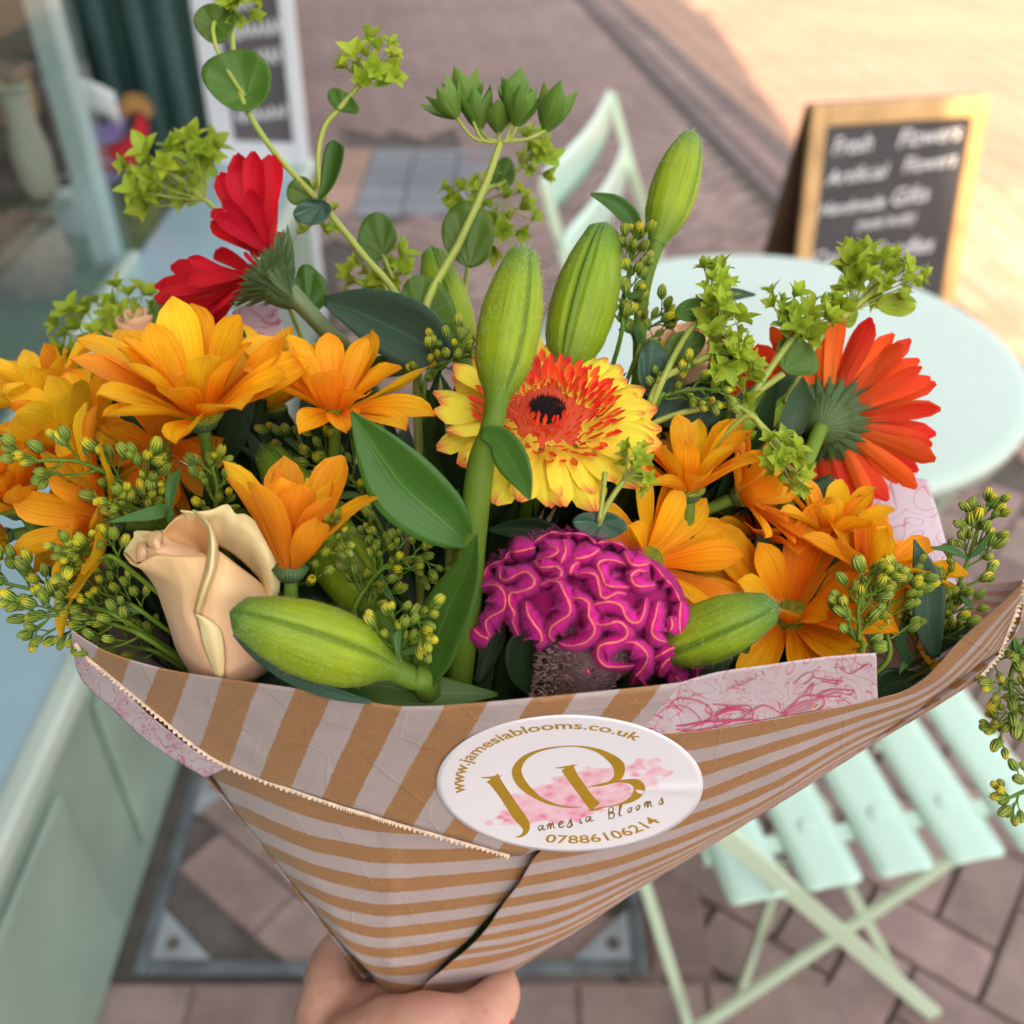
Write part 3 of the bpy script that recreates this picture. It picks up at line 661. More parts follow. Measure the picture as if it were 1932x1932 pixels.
for k, mt in (('o', M_CH), ('y', M_CY), ('r', M_CR)):
    CHM[k] = [petal_mesh('petal', w_, CHW, b0, b1, mt, cu, 6, 10, wv, i * 7 + 3) for i, (w_, b0, b1, cu, wv) in enumerate(
        ((.38, .25, -.15, .34, .012), (.34, .1, -.35, .5, .018), (.42, .3, .1, .28, .012), (.31, .2, -.05, .6, .016), (.38, .0, .35, .25, .024)))]
def place(me, name, par, phi, elev, r0, z0, sc, tw=0.0, yaw=0.0):
    M = Matrix.Rotation(phi, 4, 'Z') @ Matrix.Translation((r0, 0, z0)) @ Matrix.Rotation(yaw, 4, 'Z') @ Matrix.Rotation(-elev, 4, 'Y') @ Matrix.Rotation(tw, 4, 'X') @ Matrix.Scale(sc, 4)
    return link(name, me, par, M)
def domev(r, h, n=20, m_=6):
    vs, fs, uv = [], [], []
    for j in range(m_ + 1):
        a = j / m_ * 1.5708
        for k in range(n): vs.append(Vector((r * math.cos(a) * math.cos(6.2832 * k / n), r * math.cos(a) * math.sin(6.2832 * k / n), h * math.sin(a)))); uv.append((k / n, j / m_))
    for j in range(m_):
        for k in range(n): fs.append((j * n + k, j * n + (k + 1) % n, (j + 1) * n + (k + 1) % n, (j + 1) * n + k))
    return vs, fs, uv
def stemto(par, c, ax, col=M_GS, r=.0022, ln=.05, sag=None):
    end = HOLD + Vector((random.uniform(-.007, .007), random.uniform(-.007, .007), 0))
    mid = c - ax * ln + FW * .012; m2 = mid.lerp(end, .5) + FW * .03
    return tube('stem', [c, c - ax * ln * .5, mid, m2, end], [r, r, r * .95, r, r], col, par, 8, 18)
def mum(x, y, z, rpx, ax, label, n1=12, e1=.35, n2=8, e2=.8, kind='o', seed=1, roll=0.0, stem=True, disc=True, arc=None, extra=()):
    rn = random.Random(seed); c = C(x, y, z); A = V(*ax).normalized(); Rr = rpx * z / FPX
    r_ = root('chrysanthemum', c, label, 'flower', 'orange chrysanthemums in the bouquet', axes(A, roll))
    for ring, (n, e, s) in enumerate(((n1, e1, 1.0), (n2, e2, .86))):
        for k in range(n):
            phi = 2 * math.pi * (k + rn.uniform(-.22, .22)) / n + ring * .26
            kk = kind if rn.random() > .42 else rn.choice('oyr')
            place(rn.choice(CHM[kk]), 'petal', r_, phi, e + rn.uniform(-.16, .16), Rr * .10, 0, Rr * s * rn.uniform(.86, 1.08), rn.uniform(-.25, .25), rn.uniform(-.12, .12))
    vl = axes(A, roll).transposed() @ V(0, -.25, 1)
    for dphi, e, s, q in extra: place(CHM[kind][q], 'petal', r_, math.atan2(vl.y, vl.x) + dphi, e, Rr * .12, 0, Rr * s)
    if disc:
        a, b, u = domev(Rr * .19, Rr * .10); mk('disc', a, b, M_DISC, r_, u, world=False)
        vs, fs = [], []
        for i in range(90):
            rr = Rr * .155 * math.sqrt((i + .5) / 90); an = i * 2.399; px, py = rr * math.cos(an), rr * math.sin(an); h0 = Rr * .10 * math.sqrt(max(0, 1 - (rr / (Rr * .16)) ** 2)); s = Rr * .013
            n = len(vs); vs += [Vector((px + s, py, h0)), Vector((px, py + s, h0)), Vector((px - s, py, h0)), Vector((px, py - s, h0)), Vector((px, py, h0 + s * 2.2))]; fs += [(n, n + 1, n + 4), (n + 1, n + 2, n + 4), (n + 2, n + 3, n + 4), (n + 3, n, n + 4)]
        mk('florets', vs, fs, M_DISC, r_, world=False)
    vs = [Vector((rr * Rr * math.cos(6.2832 * k / 14), rr * Rr * math.sin(6.2832 * k / 14), zz * Rr)) for rr, zz in ((.03, -.16), (.12, -.11), (.17, -.02), (.12, .03)) for k in range(14)]
    fs = [(j * 14 + k, j * 14 + (k + 1) % 14, j * 14 + 14 + (k + 1) % 14, j * 14 + 14 + k) for j in range(3) for k in range(14)]
    mk('calyx', vs, fs, M_CAL, r_, [(i % 14 / 14, i // 14 / 3) for i in range(len(vs))], world=False)
    if stem: stemto(r_, c - A * Rr * .12, A, r=.0022)
    return r_
H = math.pi
mum(378, 782, .330, 232, (0, .80, .60), 'largest orange chrysanthemum, upright above the rose and the green budded sprig', 13, .38, 9, .95, 'o', 4, .2, True, True, None, ((.05, 1.15, .52, 2), (-1.2, .9, .8, 2), (1.1, .95, .8, 0)))
mum(632, 775, .345, 190, (.10, .86, .48), 'orange chrysanthemum between the largest orange bloom and the big lily leaf', 12, .30, 7, .85, 'o', 9)
mum(505, 770, .385, 190, (.02, .9, .35), 'yellow orange chrysanthemum half hidden behind the two upright orange ones', 12, .6, 6, 1.0, 'y', 12)
mum(165, 850, .36, 215, (-.45, .8, .35), 'yellow chrysanthemum at the left edge below the blurred lime sprig', 12, .5, 7, .95, 'y', 15)
mum(35, 950, .345, 205, (-.25, .75, .5), 'orange chrysanthemum cut off by the left edge of the photo', 12, .45, 7, .9, 'o', 22)
mum(205, 985, .33, 200, (-.72, .08, .60), 'orange chrysanthemum turned to the left under the green budded sprig', 12, .35, 6, .8, 'y', 25)
mum(305, 850, .362, 130, (.1, -.2, .7), 'reddish orange chrysanthemum hanging in the shade under the largest bloom', 12, .2, 6, .6, 'r', 31)
mum(548, 1068, .312, 210, (.05, .94, .36), 'half closed orange chrysanthemum standing just right of the peach rose', 7, .80, 6, 1.15, 'r', 33, 0, True, False, None, ((-.5, 1.15, .72, 2), (.9, 1.0, .95, 0)))
mum(15, 1010, .36, 90, (-.6, -.1, .3), 'small dark yellow chrysanthemum at the left edge with its green base showing', 11, .3, 4, .7, 'y', 36)
mum(1300, 925, .345, 165, (-.05, .86, .40), 'orange chrysanthemum right below the yellow gerbera with one closed petal', 11, .55, 7, 1.0, 'o', 41)
mum(1395, 935, .355, 130, (.75, .35, .35), 'orange chrysanthemum turned right below the small lime sprig', 11, .35, 5, .8, 'r', 44)
mum(1225, 1058, .345, 175, (.55, .30, .78), 'orange chrysanthemum peeping over the magenta cockscomb', 12, .30, 6, .75, 'o', 47)
mum(1490, 1162, .358, 200, (-.20, .56, .80), 'orange chrysanthemum with visible yellow green eye beside the rightmost lily bud', 13, .45, 6, .95, 'o', 52)
mum(1560, 1010, .36, 130, (.1, .85, .35), 'yellow orange chrysanthemum behind, under the orange gerbera', 11, .6, 6, 1.05, 'y', 55)
mum(1645, 1095, .35, 145, (.2, .85, .42), 'orange chrysanthemum nearest the pink printed tissue', 11, .6, 6, 1.0, 'o', 58)
mum(1440, 1020, .372, 140, (.2, .8, .5), 'shaded orange chrysanthemum squeezed behind the eyed one and the cockscomb', 11, .5, 6, .9, 'r', 64)
mum(95, 775, .385, 150, (-.3, .85, .4), 'highest golden chrysanthemum near the left edge, behind the others', 12, .6, 6, 1.0, 'y', 67)
mum(1690, 1150, .355, 120, (.45, .2, .6), 'orange chrysanthemum low at right behind the green budded sprig', 11, .3, 5, .8, 'r', 61)
# ---- gerberas
def gerb(x, y, z, rpx, ax, label, mesh, n, seed, outer=((0.12, 1.0), (0.3, .93)), W=.17, calR=.36, roll=0, calh=.30, flat=True):
    rn = random.Random(seed); c = C(x, y, z); A = V(*ax).normalized(); Rr = rpx * z / FPX
    r_ = root('gerbera', c, label, 'flower', None, axes(A, roll))
    for e, s in outer:
        for k in range(n):
            phi = 2 * math.pi * (k + rn.uniform(-.25, .25)) / n + e
            place(rn.choice(mesh), 'petal', r_, phi, e + rn.uniform(-.12, .12), Rr * .16, 0, Rr * .86 * s * rn.uniform(.93, 1.06), rn.uniform(-.4, .4), rn.uniform(-.06, .06))
    cr_ = calR * Rr
    for ring, (n2, l, rr, zz) in enumerate(((26, .42, 1.0, -.02), (22, .38, .8, -.08), (18, .34, .55, -.16))):
        for k in range(n2):
            a0 = 2 * math.pi * k / n2 + ring * .1
            me = CALM
            M = Matrix.Rotation(a0, 4, 'Z') @ Matrix.Translation((cr_ * rr * .32, 0, -calh * Rr * (1 - rr * .55))) @ Matrix.Rotation(-R(32) * (1.0), 4, 'Y') @ Matrix.Scale(cr_ * 1.15 * rr + .001, 4)
            link('sepal', me, r_, M)
    a, b, u = domev(cr_ * .62, -calh * Rr); mk('calyx', a, [tuple(reversed(f)) for f in b], M_CAL, r_, u, world=False)
    return r_, c, A, Rr
CALM = petal_mesh('sepal', .2, BRW, .1, -.2, M_CAL, .3, 4, 6)
YM = [petal_mesh('petal', w_, GEW, b0, b1, M_YG, cu, 6, 8, .008, i + 50, .05) for i, (w_, b0, b1, cu) in enumerate(((.30, .2, -.35, -.38), (.31, .1, -.15, -.3), (.27, .2, -.5, -.42)))]
yg, c, A, Rr = gerb(1030, 788, .335, 216, (.07, .60, .76), 'yellow gerbera with a red orange ring and black eye in the middle of the bouquet', YM, 25, 71, ((.05, 1.0), (.17, .9)), roll=.4)
FM = [petal_mesh('floret', .34, FLW, .3, .6, M_FL, .5, 3, 4, .0, i + 80, 0) for i in range(3)]
rn = random.Random(5); k = 0
for ring, (rr, n, e, s) in enumerate(((.50, 44, .22, .17), (.44, 42, .38, .17), (.385, 40, .52, .16), (.33, 36, .68, .15), (.275, 32, .85, .13), (.225, 26, 1.0, .11), (.18, 22, 1.2, .09))):
    for i in range(n):
        place(rn.choice(FM), 'floret', yg, 2 * math.pi * (i + rn.uniform(-.3, .3)) / n, e + rn.uniform(-.25, .2), Rr * (rr + rn.uniform(-.015, .015)) * 1.08, Rr * (.065 + .015 * ring), Rr * s * rn.uniform(.85, 1.2), rn.uniform(-.4, .4))
a, b, u = domev(Rr * .5, Rr * .07); mk('disc', a, b, plain('disc_orange', (.60, .07, .02), .7), yg, u, world=False)
a, b, u = domev(Rr * .17, Rr * .115); mk('eye', a, b, M_EYE, yg, u, world=False)
vs, fs = [], []
for i in range(240):
    rr = Rr * .16 * math.sqrt((i + .5) / 240); an = i * 2.399; px, py = rr * math.cos(an), rr * math.sin(an); h0 = Rr * .10; s = Rr * .010; t = rn.uniform(3, 7)
    n = len(vs); vs += [Vector((px + s, py, h0)), Vector((px - s * .5, py + s, h0)), Vector((px - s * .5, py - s, h0)), Vector((px * 1.05, py * 1.05, h0 + s * t))]; fs += [(n, n + 1, n + 3), (n + 1, n + 2, n + 3), (n + 2, n, n + 3)]
tag(mk('stamens', vs, fs, M_EYE, yg, world=False), kind='stuff')
stemto(yg, c - A * Rr * .3, A, M_GS, .0028, .04)
RM = [petal_mesh('petal', w_, GEW, b0, b1, M_RG, cu, 6, 9, .01, i + 90, .04) for i, (w_, b0, b1, cu) in enumerate(((.22, .1, .15, .4), (.24, .0, -.2, .3), (.20, .15, .1, -.3)))]
rg, c, A, Rr = gerb(492, 512, .385, 225, (-.66, .60, .10), 'red gerbera seen side on at upper left, petals folded in two fans', RM, 2, 93, ((.9, .2),), calR=.30, calh=.42)
rn = random.Random(8)
def topix(par, x, y, z, x2, y2, dz, me, tw=0.0, wd=1.0):   # petal from pixel to pixel, real size and depth
    a = C(x, y, z); b = C(x2, y2, z + dz); d = b - a; L = d.length; xa = d / L; za = V(0, 0, 1); za = (za - xa * za.dot(xa)).normalized()
    za = Matrix.Rotation(tw, 3, xa) @ za; ya = za.cross(xa)
    M = Matrix((xa, ya, za)).transposed().to_4x4(); M.translation = a
    M = rootm(par).inverted() @ M @ Matrix.Diagonal((L, L * wd, L, 1))
    return link('petal', me, par, M)
for i, (x2, y2, dz, tw) in enumerate(((515, 305, .01, .3), (488, 288, -.006, 0), (462, 300, .008, -.2), (440, 312, -.004, .3), (424, 340, .012, .1), (418, 375, -.008, -.3), (430, 420, -.014, .2), (402, 385, .004, .5), (408, 425, .01, -.1),
    (500, 330, .016, .5), (476, 350, -.014, 0), (535, 440, .004, .6), (400, 405, -.018, .2), (455, 330, .014, .3))):
    topix(rg, 490 + rn.uniform(-14, 22), 478 + rn.uniform(-12, 8), .385, x2, y2, dz, rn.choice(RM), tw, 1.15)
for i, (x2, y2, dz, tw) in enumerate(((300, 548, .004, .2), (292, 562, -.006, -.2), (305, 528, .01, .3), (318, 498, -.004, 0), (350, 488, -.012, .2), (330, 590, -.008, .4), (365, 600, .004, .1), (385, 610, .012, 0), (310, 575, .012, .3), (360, 495, .01, -.3), (298, 550, -.016, 0), (345, 545, -.02, .2), (410, 590, -.004, .5), (400, 465, .012, .2))):
    topix(rg, 468 + rn.uniform(-12, 14), 522 + rn.uniform(-10, 20), .385, x2, y2, dz, rn.choice(RM), tw, 1.05)
for x2, y2 in ((340, 628), (395, 625)): topix(rg, 455, 545, .395, x2, y2, .006, RM[0], .3, .5)
for i in range(34):                                     # long sepals running from stem to petals
    u = i / 33; x2 = 440 + 95 * u + rn.uniform(-8, 8); y2 = 535 - 105 * u + rn.uniform(-14, 10)
    o = topix(rg, 545 + rn.uniform(-6, 6), 552 + rn.uniform(-8, 8), .385 - .008 * math.sin(u * 3.14), x2, y2, rn.uniform(-.004, .004), CALM, 0, 1.0); o.name = 'sepal'
tube('stem', [C(540, 545, .385), C(575, 580, .386), C(620, 630, .39), C(665, 680, .40), C(740, 900, .42), HOLD], [.0042, .0036, .0033, .0032, .003, .003], M_DS, rg, 10, 24)
OM = [petal_mesh('petal', w_, GEW, b0, b1, M_OG, cu, 6, 9, .01, i + 110, .05) for i, (w_, b0, b1, cu) in enumerate(((.21, .1, -.1, .3), (.23, .1, -.3, .35), (.19, .0, .1, -.3)))]
og, c, A, Rr = gerb(1556, 792, .385, 200, (.34, .26, -.76), 'orange red gerbera seen from behind at right over the pink tissue and table', OM, 27, 101, ((.10, 1.0), (.26, .95)), calR=.40, roll=.2, calh=.30)
tube('stem', [c - A * Rr * .28, c - A * Rr * .45 + V(-.004, -.01, 0), C(1480, 960, .36), C(1300, 1200, .385), HOLD], .0028, M_GS, og, 10, 24)
# ---- lily buds
def lbud(par, b, t, rp, z, z2=None, spin=0.0, hair=500, seed=1):
    z2 = z2 or z; P0 = C(b[0], b[1], z); P1 = C(t[0], t[1], z2); L = (P1 - P0).length; ax = (P1 - P0) / L; r0 = rp * z / FPX
    X = V(0, 0, 1); X = (X - ax * X.dot(ax)).normalized(); X = Matrix.Rotation(spin, 3, ax) @ X; Y = ax.cross(X)
    PR = [(0, .36), (.03, .38), (.07, .46), (.14, .68), (.25, .89), (.42, 1.0), (.6, .96), (.76, .80), (.88, .60), (.95, .46), (.985, .30), (1, .06)]
    def pt(u, v):
        th = 2 * math.pi * u; r = r0 * cr([(q,) for q in [lerp(PR, i / 20) for i in range(21)]], v)[0]
        a3 = ((th + math.pi / 3) % (2 * math.pi / 3)) - math.pi / 3
        g = math.exp(-((abs(a3) - .13) / .055) ** 2); k = .13 * g * min(1, v * 5) + .045 * (1 - abs(math.cos(1.5 * th))) - .05 * math.exp(-(a3 / .08) ** 2) * 0
        lob = .22 * math.exp(-(a3 / .35) ** 2) * max(0, (v - .86) / .14)
        r *= 1 - k - lob
        bend = math.sin(v * 3.14) * L * .02
        return P0 + ax * (L * v) + X * (r * math.cos(th) + bend * .0) + Y * (r * math.sin(th)), (u, v)
    vs, fs, uv = grid(pt, 84, 34); bo = mk('bud', vs, fs, M_LB, par, uv)
    if hair:
        rn = random.Random(seed); hv, hf = [], []
        for i in range(hair):
            u, v = rn.random(), rn.uniform(.03, 1.0) ** .8; p_ = pt(u, v)[0]; c_ = P0 + ax * (L * v); n_ = (p_ - c_).normalized()
            d = (n_ + Vector((rn.uniform(-.8, .8), rn.uniform(-.8, .8), rn.uniform(-.8, .8))) + ax * rn.uniform(-.6, .6)).normalized(); l = rn.uniform(.0008, .0021) * (1.4 if v > .93 else 1)
            s = d.cross(ax).normalized() * .00005; m_ = p_ + d * l * .6; e_2 = m_ + (d + Vector((rn.uniform(-1, 1), rn.uniform(-1, 1), rn.uniform(-1, 1))) * .6) * l * .5
            n = len(hv); hv += [p_ - s, p_ + s, m_ + s * .7, m_ - s * .7, e_2]; hf += [(n, n + 1, n + 2, n + 3), (n + 3, n + 2, n + 4)]
        iv = rootm(bo).inverted(); ho = link('hairs', me_('hairs', [iv @ Vector(q) for q in hv], hf, M_HAIR, [(0, .5)] * len(hv)), bo); tag(ho, kind='stuff')
    return bo
def blade(par, pts, wds, z0, z1, mat=M_LL, name='leaf', fold=.25, tilt=0.0, nu=8, nv=20, wav=.0, dip=0.0, tab=None):
    """leaf along pixel centre line; widths in px; fold lifts the edges towards the viewer"""
    def fn(u, v):
        p_ = cr([tuple(map(float, q)) for q in pts], v); q0_ = cr([tuple(map(float, q)) for q in pts], max(0, v - .02)); q1_ = cr([tuple(map(float, q)) for q in pts], min(1, v + .02))
        dx, dy = q1_[0] - q0_[0], q1_[1] - q0_[1]; l = math.hypot(dx, dy) or 1; nx, ny = -dy / l, dx / l
        z = z0 + (z1 - z0) * v + dip * math.sin(v * 3.14); wd = cr([(x,) for x in wds], v)[0] / 2; y = 2 * u - 1
        P_ = C(p_[0] + nx * y * wd * math.cos(tilt), p_[1] + ny * y * wd * math.cos(tilt), z)
        wm = wd * z / FPX
        return P_ + V(0, 0, 1) * (fold * wm * abs(y) ** 1.5 + math.sin(tilt) * y * wm + wav * wm * math.sin(v * 11 + y * 3)), (u, v)
    vs, fs, uv = grid(fn, nu, nv); return thick(mk(name, vs, fs, mat, par, uv), .00035)
LG = 'lily stems with closed green buds'
l1 = root('lily_stem', C(890, 1020, .31), 'tall hairy lily bud in front of the yellow gerbera on a thick stem', 'lily bud', LG)
lbud(l1, (936, 762), (990, 462), 62, .300, .305, .5, 1500, 1)
tube('stem', [C(938, 752, .30), C(926, 815, .302), C(907, 880, .306), C(890, 1020, .315), C(870, 1250, .33), HOLD], [.0036, .0035, .0042, .0046, .0045, .004], M_GS, l1, 14, 30)
blade(l1, [(888, 1030), (840, 985), (765, 920), (712, 850), (662, 776)], [20, 110, 138, 92, 4], .312, .300, M_LL, 'leaf', .30, .25, wav=.02)
blade(l1, [(908, 818), (942, 830), (965, 868), (985, 905), (999, 942)], [18, 52, 66, 44, 6], .298, .292, M_LL, 'leaf', .15, -.3)
l2 = root('lily_stem', C(1080, 700, .35), 'broad lily bud leaning right behind the yellow gerbera', 'lily bud', LG)
lbud(l2, (1062, 715), (1142, 420), 65, .350, .360, -.3, 900, 2); stemto(l2, C(1066, 705, .35), V(.25, .95, 0).normalized(), M_GS, .0036)
l3 = root('lily_stem', C(1220, 600, .37), 'slim lily bud on a long stem just right of the far chair', 'lily bud', LG)
lbud(l3, (1238, 462), (1306, 248), 46, .365, .375, .9, 500, 3)
tube('stem', [C(1240, 455, .365), C(1222, 520, .366), C(1208, 600, .37), C(1190, 800, .38), C(1050, 1200, .39), HOLD], [.0030, .0022, .0024, .003, .003, .003], M_GS, l3, 12, 30)
blade(l3, [(1208, 452), (1190, 415), (1158, 385), (1115, 366)], [12, 34, 32, 5], .368, .362, M_LL, 'leaf', .5)
l4 = root('lily_stem', C(800, 1285, .31), 'lily bud lying flat in front of the rose, pointing left', 'lily bud', LG)
lbud(l4, (745, 1261), (434, 1154), 73, .305, .290, .4, 2200, 4)
tube('stem', [C(735, 1258, .305), C(775, 1278, .308), C(802, 1292, .312), C(810, 1400, .34), HOLD], [.0040, .0038, .0042, .004, .004], M_GS, l4, 14, 24)
blade(l4, [(800, 1300), (812, 1240), (850, 1140), (878, 1080), (900, 1008)], [24, 96, 104, 66, 5], .311, .296, M_LL, 'leaf', .22, .55, wav=.02)
l5 = root('lily_stem', C(1290, 1200, .31), 'lily bud pointing right from behind the magenta cockscomb', 'lily bud', LG)
lbud(l5, (1235, 1235), (1468, 1140), 60, .318, .305, 0, 1200, 5); stemto(l5, C(1245, 1232, .318), V(.8, .3, .2).normalized(), M_GS, .0036, .03)
l6 = root('lily_stem', C(880, 640, .385), 'pale lily bud behind the blue green leaf and left of the tallest bud', 'lily bud', LG)
lbud(l6, (878, 690), (812, 465), 46, .395, .400, .2, 200, 6); stemto(l6, C(878, 680, .395), V(0, 1, 0), M_GS, .003)
l7 = root('lily_stem', C(1400, 790, .36), 'blurred lily bud under the lime sprig beside the orange gerbera', 'lily bud', LG)
lbud(l7, (1362, 840), (1474, 738), 46, .375, .385, .3, 100, 7); stemto(l7, C(1366, 836, .375), V(.5, .8, 0), M_GS, .003)
l8 = root('lily_stem', C(720, 1130, .35), 'long lily bud slanting down behind the half closed orange chrysanthemum', 'lily bud', LG)
lbud(l8, (738, 1195), (492, 838), 62, .345, .350, .7, 500, 8); stemto(l8, C(735, 1188, .345), V(-.4, .8, 0), M_GS, .0036, .03)
# ---- roses
def tz(zx, zy): return 201.2 + zx * .2083, 930.8 + zy * .2083
def rz(rows, off=.034): return [[(*tz(a, b), (.292 + (c - .292) * off if off > .1 else c) + .008 + .026 * max(0, b / 1700)) for a, b, c in r] for r in rows]
rs = root('rose', C(440, 1260, .33), 'half open peach rose at front left above the striped paper', 'rose', 'peach roses')
def rp(rows, mat, name='petal', nu=24, nv=18, off=.034, wob=.0009):
    o = loft(name, rz(rows, off), mat, rs, nu, nv, wob=wob, wf=90); return thick(o, .0005)
rp([[(155, 540, .300), (260, 650, .290), (440, 565, .286), (680, 578, .283), (925, 570, .285)], [(405, 790, .306), (520, 800, .290), (640, 805, .283), (760, 800, .281), (895, 795, .281)],
    [(530, 1100, .306), (600, 1100, .290), (680, 1095, .282), (740, 1090, .280), (810, 1090, .280)], [(632, 1400, .305), (700, 1400, .290), (770, 1400, .284), (840, 1400, .281), (915, 1400, .281)],
    [(770, 1640, .303), (840, 1690, .294), (900, 1720, .290), (980, 1730, .287), (1045, 1735, .286)]], M_RS)
rp([[(940, 470, .284), (1060, 560, .285), (1200, 668, .288), (1340, 775, .293), (1450, 870, .302)], [(890, 800, .2785), (1040, 830, .279), (1200, 870, .282), (1400, 920, .290), (1600, 980, .306)],
    [(825, 1090, .2775), (1000, 1100, .277), (1200, 1130, .281), (1420, 1150, .289), (1640, 1200, .306)], [(940, 1400, .2785), (1080, 1400, .278), (1250, 1410, .282), (1420, 1410, .290), (1600, 1420, .306)],
    [(1040, 1735, .284), (1140, 1740, .284), (1250, 1720, .288), (1380, 1670, .294), (1520, 1560, .306)]], M_RS)
rp([[(793, 1085, .2765), (815, 1098, .275), (840, 1105, .2755)], [(838, 1200, .277), (930, 1205, .274), (1022, 1218, .276)], [(890, 1400, .277), (985, 1400, .274), (1066, 1425, .276)], [(960, 1590, .279), (1010, 1590, .277), (1062, 1600, .278)], [(1035, 1700, .283), (1050, 1700, .282), (1062, 1700, .283)]], M_RL, 'petal', 8, 16)
rp([[(770, 160, .299), (790, 150, .297), (812, 170, .298)], [(860, 235, .291), (880, 228, .288), (900, 245, .290)], [(912, 325, .286), (938, 322, .281), (962, 350, .284)], [(918, 470, .283), (962, 470, .276), (1002, 500, .281)],
    [(893, 680, .281), (940, 690, .273), (978, 720, .279)], [(835, 900, .279), (870, 905, .2715), (905, 930, .277)], [(783, 1082, .2785), (812, 1088, .273), (846, 1100, .277)]], M_RL, 'petal', 10, 26)
rp([[(1500, 1000, .301), (1565, 880, .298), (1565, 720, .297), (1530, 560, .298), (1470, 420, .299), (1390, 290, .301), (1260, 190, .303), (1170, 185, .305), (1090, 98, .306), (940, 150, .304), (790, 165, .302), (670, 155, .302)],
    [(1470, 1000, .296), (1500, 880, .293), (1490, 720, .292), (1450, 580, .293), (1390, 460, .294), (1310, 350, .297), (1210, 260, .300), (1130, 240, .303), (1050, 170, .304), (920, 200, .303), (800, 190, .303), (690, 175, .304)],
    [(1450, 960, .299), (1445, 880, .299), (1420, 740, .298), (1370, 620, .299), (1300, 500, .301), (1220, 420, .303), (1130, 350, .306), (1050, 320, .308), (970, 300, .309), (880, 280, .309), (800, 250, .309), (720, 230, .309)],
    [(1440, 960, .305), (1430, 900, .306), (1400, 800, .308), (1340, 730, .310), (1260, 650, .312), (1180, 580, .314), (1100, 520, .315), (1030, 480, .316), (950, 440, .316), (880, 400, .316), (800, 360, .316), (740, 320, .316)]], M_RL, 'petal', 44, 16, off=.42, wob=.0012)
rp([[(520, 350, .302), (560, 290, .303), (620, 230, .304), (690, 188, .305), (780, 172, .303), (870, 250, .298), (920, 340, .292)], [(500, 380, .303), (580, 350, .309), (680, 360, .313), (770, 400, .313), (840, 450, .310), (890, 520, .304), (925, 570, .297)],
    [(520, 430, .303), (600, 470, .308), (700, 500, .310), (780, 530, .310), (850, 560, .308), (890, 585, .303), (930, 600, .296)]], M_RI, 'petal', 26, 12, off=.5)
rp([[(370, 495, .296), (450, 490, .293), (520, 465, .294), (600, 440, .298), (760, 490, .298), (925, 575, .291)], [(375, 545, .292), (450, 530, .289), (520, 510, .290), (620, 500, .292), (760, 530, .291), (925, 580, .287)], [(380, 640, .291), (470, 620, .289), (560, 600, .288), (680, 610, .287), (800, 610, .287), (925, 610, .286)]], M_RS, 'petal', 24, 10)
rp([[(375, 400, .297), (400, 360, .298), (450, 340, .299), (490, 350, .298), (498, 400, .296), (480, 460, .294)], [(385, 450, .295), (400, 440, .294), (430, 430, .292), (460, 430, .292), (480, 450, .293), (500, 480, .294)], [(420, 510, .294), (440, 510, .292), (460, 505, .291), (480, 500, .291), (500, 500, .292), (520, 500, .294)]], M_RS, 'petal', 20, 10)
rp([[(480, 360, .300), (520, 380, .299), (560, 410, .299), (610, 440, .299)], [(490, 420, .298), (530, 440, .296), (580, 450, .296), (630, 460, .297)], [(480, 510, .295), (530, 500, .295), (600, 500, .295), (700, 510, .296)]], M_RS, 'petal', 14, 8)
rp([[(160, 530, .301), (185, 470, .303), (240, 400, .305), (250, 345, .306), (330, 340, .306), (420, 345, .306), (540, 330, .304)], [(200, 560, .300), (230, 520, .302), (280, 460, .304), (310, 410, .306), (370, 390, .306), (430, 390, .306), (530, 370, .305)], [(270, 640, .296), (290, 600, .298), (330, 540, .303), (370, 500, .305), (420, 480, .306), (460, 470, .306), (520, 440, .305)]], M_RL, 'petal', 28, 12)
rp([[(280, 480, .299), (310, 445, .300), (360, 450, .300), (385, 520, .298)], [(275, 540, .297), (320, 520, .295), (360, 530, .295), (400, 580, .295)], [(285, 620, .295), (320, 620, .294), (360, 610, .294), (400, 590, .294)]], M_RS, 'petal', 14, 10)
tube('stem', [C(440, 1300, .34), C(470, 1380, .355), C(600, 1600, .39), HOLD], .0028, M_GS, rs, 10)
blade(rs, [(455, 1318), (500, 1300), (530, 1260), (545, 1225)], [60, 80, 60, 30], .345, .335, M_BG, 'sepal', .3)
def rose2(x, y, z, rpx, label, mt, seed, ax=(0, .8, .5)):
    rn = random.Random(seed); c = C(x, y, z); A = V(*ax).normalized(); r0 = rpx * z / FPX; r_ = root('rose', c, label, 'rose', 'peach roses', axes(A))
    for k in range(9):
        rr = r0 * (.25 + .085 * k); hgt = r0 * (1.9 - .06 * k); ph = k * 2.3; wd = 1.9 - .05 * k
        def fn(u, v):
            a = ph + (u - .5) * wd * 2; e = 1 - .35 * abs(2 * u - 1) ** 3; vv = v * e
            rad = rr * (.35 + .75 * math.sin(min(1, vv * 1.05) * 1.57)) + (r0 * .16 * max(0, vv - .8) / .2 if k > 4 else 0)
            return Vector((rad * math.cos(a), rad * math.sin(a), -r0 * .9 + hgt * vv)), (u, v)
        a_, b_, u_ = grid(fn, 16, 10); thick(mk('petal', a_, b_, mt, r_, u_, world=False), .0005)
    stemto(r_, c - A * r0, A, M_GS, .0028)
rose2(1292, 690, .395, 82, 'peach rose behind the lime sprig at right of the tall lily stem', M_RS, 3)
rose2(268, 640, .43, 60, 'blurred peach rose far back at left behind the largest orange bloom', M_RS, 4)
